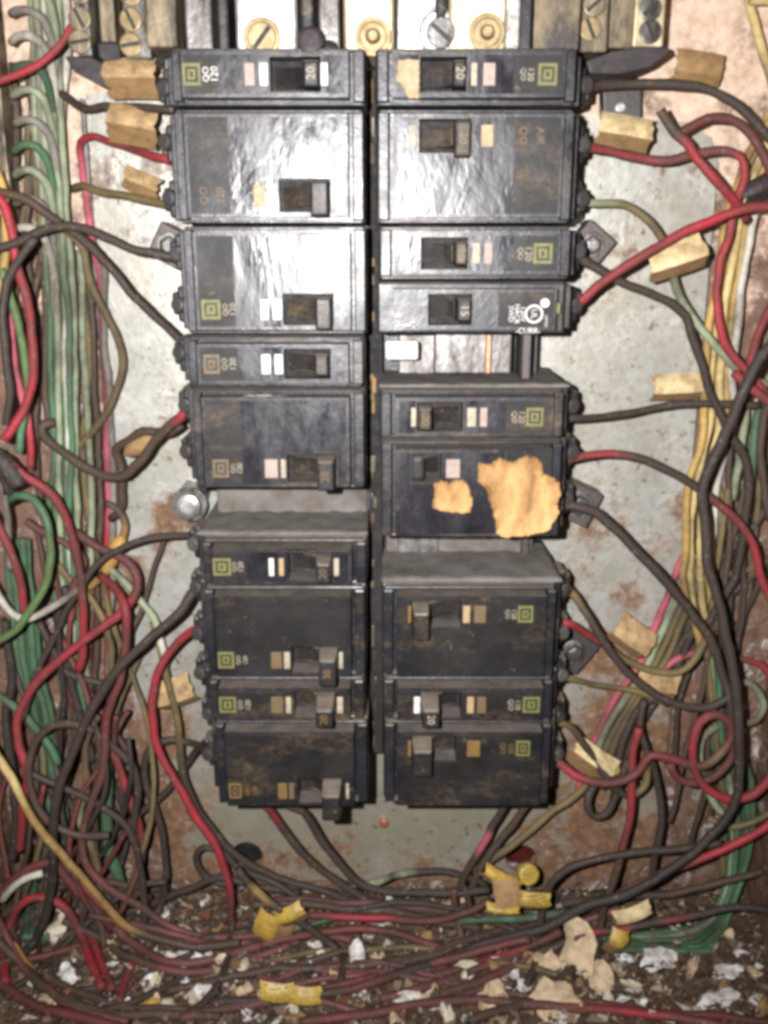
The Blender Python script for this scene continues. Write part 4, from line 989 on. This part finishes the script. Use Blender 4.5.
fold('tan tag beside the steel tab, over the red wire of the second right breaker', 622, 133, 52, 32, D2(-9), .030, 'cream_card', .008, split=.65)
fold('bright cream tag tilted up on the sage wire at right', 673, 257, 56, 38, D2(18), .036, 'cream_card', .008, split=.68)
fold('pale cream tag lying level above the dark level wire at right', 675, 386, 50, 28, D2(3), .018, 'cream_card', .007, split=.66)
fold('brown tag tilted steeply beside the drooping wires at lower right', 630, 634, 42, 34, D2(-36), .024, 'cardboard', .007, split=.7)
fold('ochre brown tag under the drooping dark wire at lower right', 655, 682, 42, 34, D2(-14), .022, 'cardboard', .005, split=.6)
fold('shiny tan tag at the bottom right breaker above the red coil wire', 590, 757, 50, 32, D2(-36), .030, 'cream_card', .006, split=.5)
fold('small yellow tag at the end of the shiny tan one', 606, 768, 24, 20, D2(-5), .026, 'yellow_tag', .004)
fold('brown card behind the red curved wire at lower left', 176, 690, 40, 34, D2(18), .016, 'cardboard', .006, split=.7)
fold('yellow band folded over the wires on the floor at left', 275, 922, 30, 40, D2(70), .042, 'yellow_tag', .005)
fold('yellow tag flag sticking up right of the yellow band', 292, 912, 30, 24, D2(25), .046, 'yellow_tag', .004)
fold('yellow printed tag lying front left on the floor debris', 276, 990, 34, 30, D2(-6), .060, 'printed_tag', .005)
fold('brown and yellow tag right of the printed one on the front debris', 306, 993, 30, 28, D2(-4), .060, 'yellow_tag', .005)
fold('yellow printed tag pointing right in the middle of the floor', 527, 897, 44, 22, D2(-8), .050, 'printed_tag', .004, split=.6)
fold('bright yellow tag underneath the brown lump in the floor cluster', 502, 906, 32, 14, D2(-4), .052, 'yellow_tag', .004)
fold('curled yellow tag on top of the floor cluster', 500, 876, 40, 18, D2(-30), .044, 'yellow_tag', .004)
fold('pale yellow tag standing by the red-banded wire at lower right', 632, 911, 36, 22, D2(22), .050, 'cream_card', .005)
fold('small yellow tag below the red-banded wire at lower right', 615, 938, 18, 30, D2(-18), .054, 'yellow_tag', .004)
c = P(527, 873, .046); bm = bmesh.new(); cyl(bm, c, (.2, -1, .3), .0050, .0035, 24, .0012)
tag(link('wire_tag', bm, 'printed_tag'), 'round ribbed yellow tag end next to the right-hand hole', 'tag', 'folded tags on and between the wires')
fold('brown curl of old tape in the middle of the yellow floor cluster', 506, 887, 26, 32, D2(8), .048, 'brown_card', .008, name='tape_wrap', cat='tape', split=.8, mat2=None)

fold('black tape flag at the right edge where red wires cross', 757, 190, 34, 26, D2(28), .030, 'black_tape', .004, name='tape_wrap', cat='tape', mat2=None)
# white sliver added as a glare streak on a ledge between two breakers
c = P(262, 398, .0712); bm = bmesh.new()
n = 12; vs = []
for i in range(n+1):
    f = i/n; x = c.x+(f-.5)*.028; hh = .0012*math.sin(math.pi*min(max(f, .04), .96))+.0002*math.sin(i*2.1)
    vs.append((bm.verts.new((x, -.0712, c.z-hh)), bm.verts.new((x, -.0716, c.z+hh))))
for a, b_ in zip(vs, vs[1:]): bm.faces.new((a[0], b_[0], b_[1], a[1]))
bmesh.ops.solidify(bm, geom=list(bm.faces), thickness=.0004)
tag(link('glare_sliver', bm, 'white_flake'), 'white sliver painted as glare on the ledge above the plain grey left breaker', 'paper scrap')

# ------------------------------------------------------------------ debris on the floor of the box
def scrap(label, px, py, w_, h_, mat, name, cat, group=None, z=.003, tilt=.5, seed=0, ang=0.0, th=.00022, curl=.0015):
    rnd = random.Random(seed*77+int(px*3+py))
    c = F(px, py, z); dist = (c-CAM).length; k = dist/FPX
    L, Wd = w_*k, h_*k*1.15
    n = 17; bm = bmesh.new()
    tx = tilt+rnd.uniform(-.2, .25); rot = Matrix.Rotation(ang+rnd.uniform(-.3, .3), 3, 'Z') ; ti = Matrix.Rotation(tx, 3, 'X')
    pts = []; rv = [rnd.uniform(.40, 1.15) for _ in range(n)]
    for i in range(n):
        a = i/n*math.tau; rr = .5*(.7*rv[i]+.2*rv[i-1]+.2*rv[(i+1) % n])
        pts.append((math.cos(a)*rr*L, math.sin(a)*rr*Wd))
    rings = []
    for f in (1.0, .6):
        ring = []
        for i, (x, y) in enumerate(pts):
            zz = curl*(f**2)*math.sin(i*.9+seed)+rnd.uniform(-.0003, .0003)
            ring.append(bm.verts.new(ti @ (rot @ Vector((x*f, y*f, zz)))))
        rings.append(ring)
    cc = bm.verts.new((0, 0, 0))
    for i in range(n):
        bm.faces.new((rings[0][i], rings[0][(i+1) % n], rings[1][(i+1) % n], rings[1][i])); bm.faces.new((rings[1][i], rings[1][(i+1) % n], cc))
    bmesh.ops.recalc_face_normals(bm, faces=bm.faces)
    bmesh.ops.solidify(bm, geom=list(bm.faces), thickness=th)
    lo = min(v.co.z for v in bm.verts)
    for v in bm.verts: v.co = v.co + Vector((c.x, c.y, max(c.z-z, 0)-.0005-lo if z < .01 else c.z))
    return tag(link(name, bm, mat), label, cat, group)
GF = 'white paint flakes in the debris'
fl_ = 'small white paint flake lying in the dirt on the box floor'
big_white = [(725, 971, 34, 14, 'wide white flake in the lower right corner debris'), (716, 1000, 40, 14, 'long white flake below the wide one, lower right'), (658, 960, 34, 22, 'torn white flake right of the tall tan scrap'),
             (414, 1000, 62, 14, 'long white paper strip at the bottom edge, middle'), (316, 946, 14, 24, 'upright white flake near the yellow band'), (355, 960, 16, 24, 'upright white flake right of the slanting dark wire'),
             (516, 984, 28, 12, 'white flake left of the big tan scraps'), (179, 955, 42, 14, 'long whitish flake under the plum wires at left'), (200, 994, 24, 18, 'white flake beside the bright red wire end'),
             (68, 974, 16, 22, 'white flake inside the brown wire loop')]
for i, (x, y, a, b_, lb) in enumerate(big_white): scrap(lb, x, y, a, b_, 'white_flake', 'paint_flake', 'paint flake', seed=i)
for i, (x, y, a, b_) in enumerate([(166, 914, 12, 10), (118, 923, 12, 14), (80, 905, 8, 8), (203, 950, 18, 10), (149, 981, 16, 14), (230, 978, 20, 14), (326, 974, 10, 20), (285, 957, 20, 10), (421, 956, 10, 14), (431, 917, 12, 10), (515, 970, 10, 22),
        (626, 956, 20, 10), (690, 949, 22, 7), (620, 948, 12, 7), (640, 1002, 14, 10), (300, 965, 14, 10), (604, 1012, 18, 12), (649, 1013, 20, 10), (362, 992, 12, 8), (755, 1000, 16, 8), (560, 1018, 16, 8), (470, 1016, 18, 8), (250, 1012, 18, 10), (455, 985, 12, 10), (128, 1000, 12, 8), (395, 962, 10, 7), (185, 978, 10, 8), (740, 950, 12, 6)]):
    scrap(fl_, x, y, a, b_, 'white_flake', 'paint_flake', 'paint flake', GF, seed=i+30, tilt=.4)
big_tan = [(574, 958, 34, 52, 'tall tan paper scrap standing in the lower right debris', .95), (556, 1004, 48, 34, 'big curled tan scrap at the bottom, right of the middle', .6), (495, 1000, 40, 26, 'tan scrap between the white flakes at the bottom', .5),
           (464, 972, 36, 16, 'pale tan shred under the red wires, middle of the floor', .5), (488, 1004, 22, 18, 'crumpled tan shred at the bottom middle', .6), (184, 936, 18, 24, 'pointed tan shred under the plum wires', .8),
           (547, 964, 22, 22, 'tan scrap left of the tall one', .7), (600, 985, 22, 34, 'narrow tan strip right of the tall scrap', .8), (230, 965, 30, 24, 'mouldy pale scrap left of the floor tags', .5), (60, 930, 24, 24, 'mouldy pale lump of paper inside the red loops', .6),
           (455, 905, 26, 14, 'tan card scrap behind the floor wires', .7)]
for i, (x, y, a, b_, lb, ti) in enumerate(big_tan): scrap(lb, x, y, a, b_, 'tan_scrap' if 'pale' not in lb else 'pale_scrap', 'paper_scrap', 'paper scrap', seed=i+70, tilt=ti, curl=.003)
scrap('yellow plastic chip at the bottom left, beside the red stub', 149, 1003, 18, 10, 'yellow_tag', 'plastic_chip', 'plastic chip', tilt=.6, seed=5)
rn = random.Random(5)
for i in range(48):
    x, y = rn.uniform(40, 765), rn.uniform(925, 1020)
    scrap('small tan shred of paper in the debris on the box floor', x, y, rn.uniform(9, 24), rn.uniform(5, 13), rn.choice(['tan_scrap', 'tan_scrap', 'pale_scrap', 'brown_card', 'brown_card']), 'paper_scrap', 'paper scrap', 'tan paper shreds in the debris', seed=i+200, tilt=rn.uniform(0, .8), ang=rn.uniform(0, 3), curl=.0025)
# crumbs, rust scale and dust
bm = bmesh.new(); lay = bm.verts.layers.float_color.new('tint')
cols = [(.05,.032,.02), (.10,.065,.04), (.035,.024,.018), (.20,.14,.09), (.40,.33,.24), (.55,.53,.48), (.14,.05,.025)]
for i in range(13000):
    x = rn.uniform(XL+.003, XR-.003); y = -rn.random()**1.0*.1; s = rn.choice([.0004, .0006, .0009, .0013, .0018, .0026])*rn.uniform(.7, 1.3)
    c = rn.choices(cols, [5, 5, 4, 4, 2.2, 1.2, 3])[0]
    z = s*.3 + rn.random()**3*.004
    vs = [bm.verts.new((x+s*rn.uniform(-1.3, 1.3), y+s*rn.uniform(-1.3, 1.3), max(z+s*rn.uniform(-.7, .7), -.0006))) for _ in range(4)]
    for v in vs: v[lay] = (*c, 1)
    for t in ((0,1,2),(0,1,3),(0,2,3),(1,2,3)): bm.faces.new([vs[k] for k in t])
tag(link('crumbs', bm, 'litter', None, False, (0, 0, 0)), 'loose crumbs of rust, dirt and paper on the box floor', 'debris', kind='stuff')

for lb, c, pts in [
    ('plum wire slanting between the long black wire and the front debris', 'plum', '380,1000 430,985 480,968 530,950 580,925 620,908'),
    ('brown wire lying on the debris right of the long black wire', 'brown', '400,962 450,950 500,936 550,922 600,908'),
    ('dark red wire crossing under the tall tan scrap', 'dred', '450,992 500,972 550,952 600,936'),
    ('brown wire low across the debris in the middle', 'brown', '230,962 290,968 350,966 410,958 470,940 520,926'),
    ('dull brown wire along the back of the floor at right', 'brown', '560,905 600,900 640,896 690,890 740,878 800,870'),
    ('plum wire along the back of the floor in the middle', 'plum', '250,905 300,900 350,903 400,906 450,912'),
    ('brown wire crossing the front left debris', 'brown', '170,990 220,982 270,970 320,958 370,945'),
    ('dark wire under the floor tags at left', 'dark', '200,940 250,930 290,926 330,930 360,938'),
    ('dark red wire in front of the right corner debris', 'dred', '560,1000 610,1004 660,1012 720,1016 790,1022'),
    ('brown wire behind the red loops in the lower left corner', 'brown', '-10,920 20,905 50,890 90,880 120,884 150,900'),
    ('dark wire crossing the lower left gutter near the floor', 'dark', '30,870 60,880 90,890 110,900 125,930')]:
    W(lb, c, 2.1, 30, pts)

for i, (x, y0, y1, c) in enumerate([(33, -20, 150, 'grey'), (38, -20, 240, 'olive'), (56, -20, 200, 'sage'), (62, -20, 230, 'white'), (28, 60, 300, 'brown'), (48, 100, 330, 'grey'), (36, 180, 380, 'brown'), (22, 230, 440, 'brown'), (84, 300, 520, 'olive'), (88, 440, 640, 'brown')]):
    nm = ['short grey', 'olive', 'pale green', 'whitish', 'brown', 'long grey', 'low brown', 'leftmost brown', 'olive', 'brown'][i]
    wh_ = ['behind the grounding bar wires, top', 'behind the grounding bar wires', 'between the grounding bar and the far left terminal bar', 'next to the far left terminal bar', 'under the curling wires at left', 'under the curling wires at left', 'behind the tall red wire at left', 'behind the tall red wire', 'between the green bundle and the pink line', 'under the hooked brown wires and the green bundle'][i]
    W(f'{nm} wire {wh_}', c, 1.9, 10, f'{x},{y0} {x+5},{(y0*2+y1)/3:.0f} {x-2},{(y0+2*y1)/3:.0f} {x+4},{y1}')

# the rest of the tangle: thinner wires nobody could follow from end to end
rt = random.Random(21)
nmz = {'dark': 'dark grimy', 'dred': 'dark red grimy', 'black': 'black', 'brown': 'brown grimy', 'plum': 'plum grimy', 'olive': 'olive grimy', 'red': 'red'}
for i in range(26):
    c = rt.choice(['dark', 'dred', 'dark', 'black', 'brown', 'plum', 'olive'])
    x0 = rt.uniform(10, 150); y = rt.uniform(520, 800); y1 = rt.uniform(880, 1000); hh = rt.uniform(8, 34); n = 7; toks = []
    ph, am_ = rt.uniform(0, 6), rt.uniform(12, 38); x1 = x0*.7+rt.uniform(-20, 40)
    for j in range(n):
        f = j/(n-1); toks.append(f'{x0+(x1-x0)*f+am_*math.sin(ph+f*4.6):.1f},{y+(y1-y)*f:.1f},{hh+8*math.sin(ph*2+f*5):.1f}')
    W(f'{nmz[c]} thin wire lost in the tangle of the lower left gutter', c, 1.5, hh, ' '.join(toks), group='thin wires in the lower left tangle')
for i in range(10):
    c = rt.choice(['dark', 'dred', 'brown', 'brown', 'plum', 'plum', 'dark', 'olive'])
    x0 = rt.uniform(-20, 420); x1 = x0+rt.uniform(150, 380); y0, y1 = rt.uniform(890, 1010), rt.uniform(890, 1000); ph = rt.uniform(0, 6); toks = []
    for j in range(7):
        f = j/6; toks.append(f'{x0+(x1-x0)*f:.1f},{y0+(y1-y0)*f+22*math.sin(ph+f*4):.1f}')
    W(f'{nmz[c]} thin wire lying in the tangle across the box floor', c, 1.7, rt.uniform(20, 46), ' '.join(toks), group='thin wires across the box floor')
for i in range(10):
    c = rt.choice(['dark', 'olive', 'brown', 'black', 'dred'])
    x0 = rt.uniform(722, 764); x1 = x0+rt.uniform(-60, 10); y0, y1 = rt.uniform(380, 560), rt.uniform(720, 880); ph = rt.uniform(0, 6); toks = []
    for j in range(6):
        f = j/5; toks.append(f'{x0+(x1-x0)*f+14*math.sin(ph+f*4):.1f},{y0+(y1-y0)*f:.1f}')
    W(f'{nmz[c]} thin wire hidden deep in the right-hand tangle', c, 1.6, rt.uniform(10, 22), ' '.join(toks), group='thin wires deep in the right-hand tangle')
